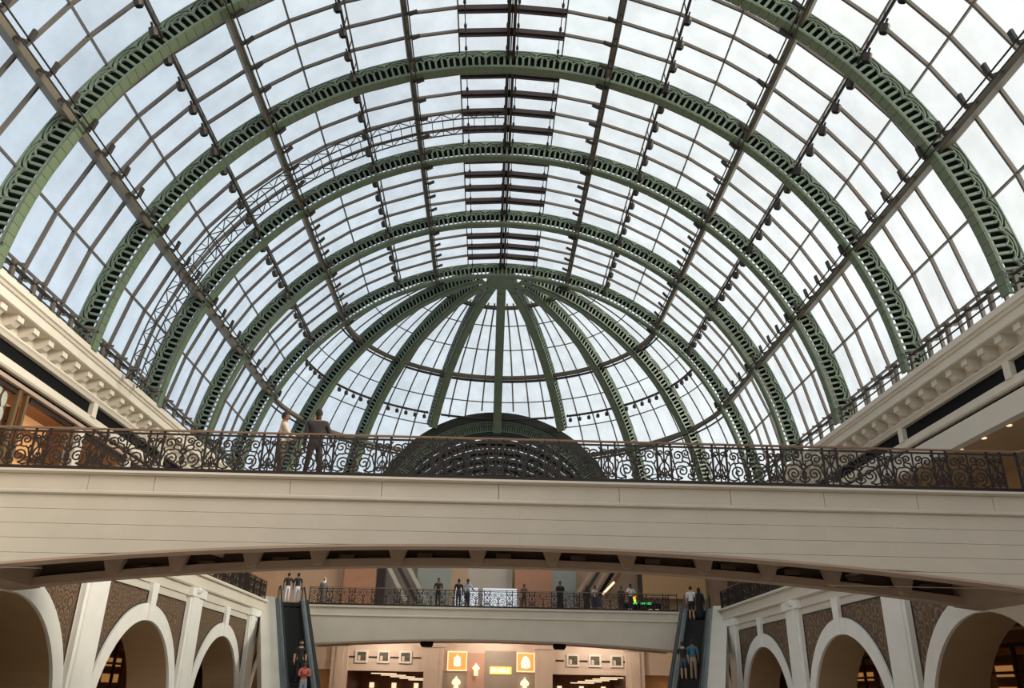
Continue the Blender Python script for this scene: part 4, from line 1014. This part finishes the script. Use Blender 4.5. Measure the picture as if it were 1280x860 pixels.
# gallery people
person('person in a pale patterned tunic standing behind the gallery balustrade', (-13.5, 44.3, L1 - .02), -PI / 2, 1.68, (186, 186, 184), (150, 152, 156), 1, robe=(186, 186, 184))
person('person in a long dark robe behind the gallery balustrade beside the pale tunic', (-13.5, 45.8, L1 - .02), -PI / 2, 1.7, (24, 26, 26), (24, 26, 26), 1, robe=(24, 28, 26), scarf=(24, 26, 26), short_sleeve=False)
person('person in a long black robe behind the gallery balustrade by the teal shirt escalator', (13.5, 46.3, L1 - .02), PI / 2, 1.7, (22, 22, 24), (22, 22, 24), 1, robe=(24, 24, 26), scarf=(226, 220, 212), short_sleeve=False)
# far footbridge people
z1 = L1 - .01
for lab, x, y, rz, H, top, leg, kw in (
    ('person in a dark waistcoat with white sleeves at the far balustrade', -3.37, 50.5, PI, 1.74, (42, 34, 34), (34, 28, 28), dict(short_sleeve=False, arms='rail')),
    ('person in a dark jacket and jeans beside the pale blue shirt, far footbridge', -2.16, 50.9, .3, 1.76, (30, 26, 28), (40, 48, 66), dict(short_sleeve=False)),
    ('person in a pale blue shirt beside the dark jacket on the far footbridge', -1.62, 50.8, -.5, 1.76, (176, 186, 200), (34, 36, 44), dict(arms='one_up')),
    ('person in a brown top in front of the white display case', 1.80, 50.7, PI, 1.50, (84, 56, 50), (60, 44, 42), dict(arms='rail')),
    ('person in a black coat standing alone on the far footbridge', 3.97, 50.6, PI, 1.72, (22, 20, 24), (22, 20, 24), dict(robe=(22, 20, 24), short_sleeve=False, arms='rail')),
    ('person in a dark scarf on the far footbridge beside the pale cardigan', 5.62, 50.9, 2.6, 1.55, (36, 30, 34), (36, 30, 34), dict(robe=(36, 30, 34), scarf=(30, 26, 30), short_sleeve=False)),
    ('person in a pale cardigan on the far footbridge beside the dark scarf', 6.12, 50.9, -2.6, 1.55, (206, 188, 176), (60, 56, 58), dict(hair=(60, 40, 34))),
    ('person in a dark brown top on the far footbridge near the kiosk', 7.75, 51.1, PI, 1.55, (54, 40, 38), (44, 36, 36), {}),
    ('person in a white shirt on the far footbridge next to the kiosk', 8.25, 50.6, .4, 1.66, (222, 220, 218), (48, 46, 50), dict(arms='hip')),
    ('person with a white headscarf at the far balustrade near the white trousered pair', -10.3, 50.9, PI, 1.66, (120, 112, 108), (90, 84, 82), dict(scarf=(226, 222, 216), robe=(120, 112, 108), short_sleeve=False))):
    person(lab, (x, y, z1), rz, H, top, leg, 1, group='people on the far footbridge', **kw)

# ------------------------------------------------------------------ lamps that light the back of the hall
for x, nm in ((-7.0, 'over the pictures by the pink shirt escalator'), (0, 'over the yellow sign'), (7.0, 'over the pictures by the teal shirt escalator')):
    o = thing('ceiling_lamp', 'round warm ceiling lamp ' + nm, 'ceiling lamp', (x, 55.6, 5.30), group='ceiling lamps behind the far footbridge')
    MB().lathe([(.22, 0), (.30, .06), (.30, .16), (.2, .19)], 14).build('bowl', LITW, parent=o)
    ld = bpy.data.lights.new('bulb', 'POINT'); ld.energy = 210; ld.color = (1, .85, .70); ld.shadow_soft_size = .3
    lo = bpy.data.objects.new('bulb', ld); COL.objects.link(lo); lo.parent = o; lo.location = (0, 0, -.4)
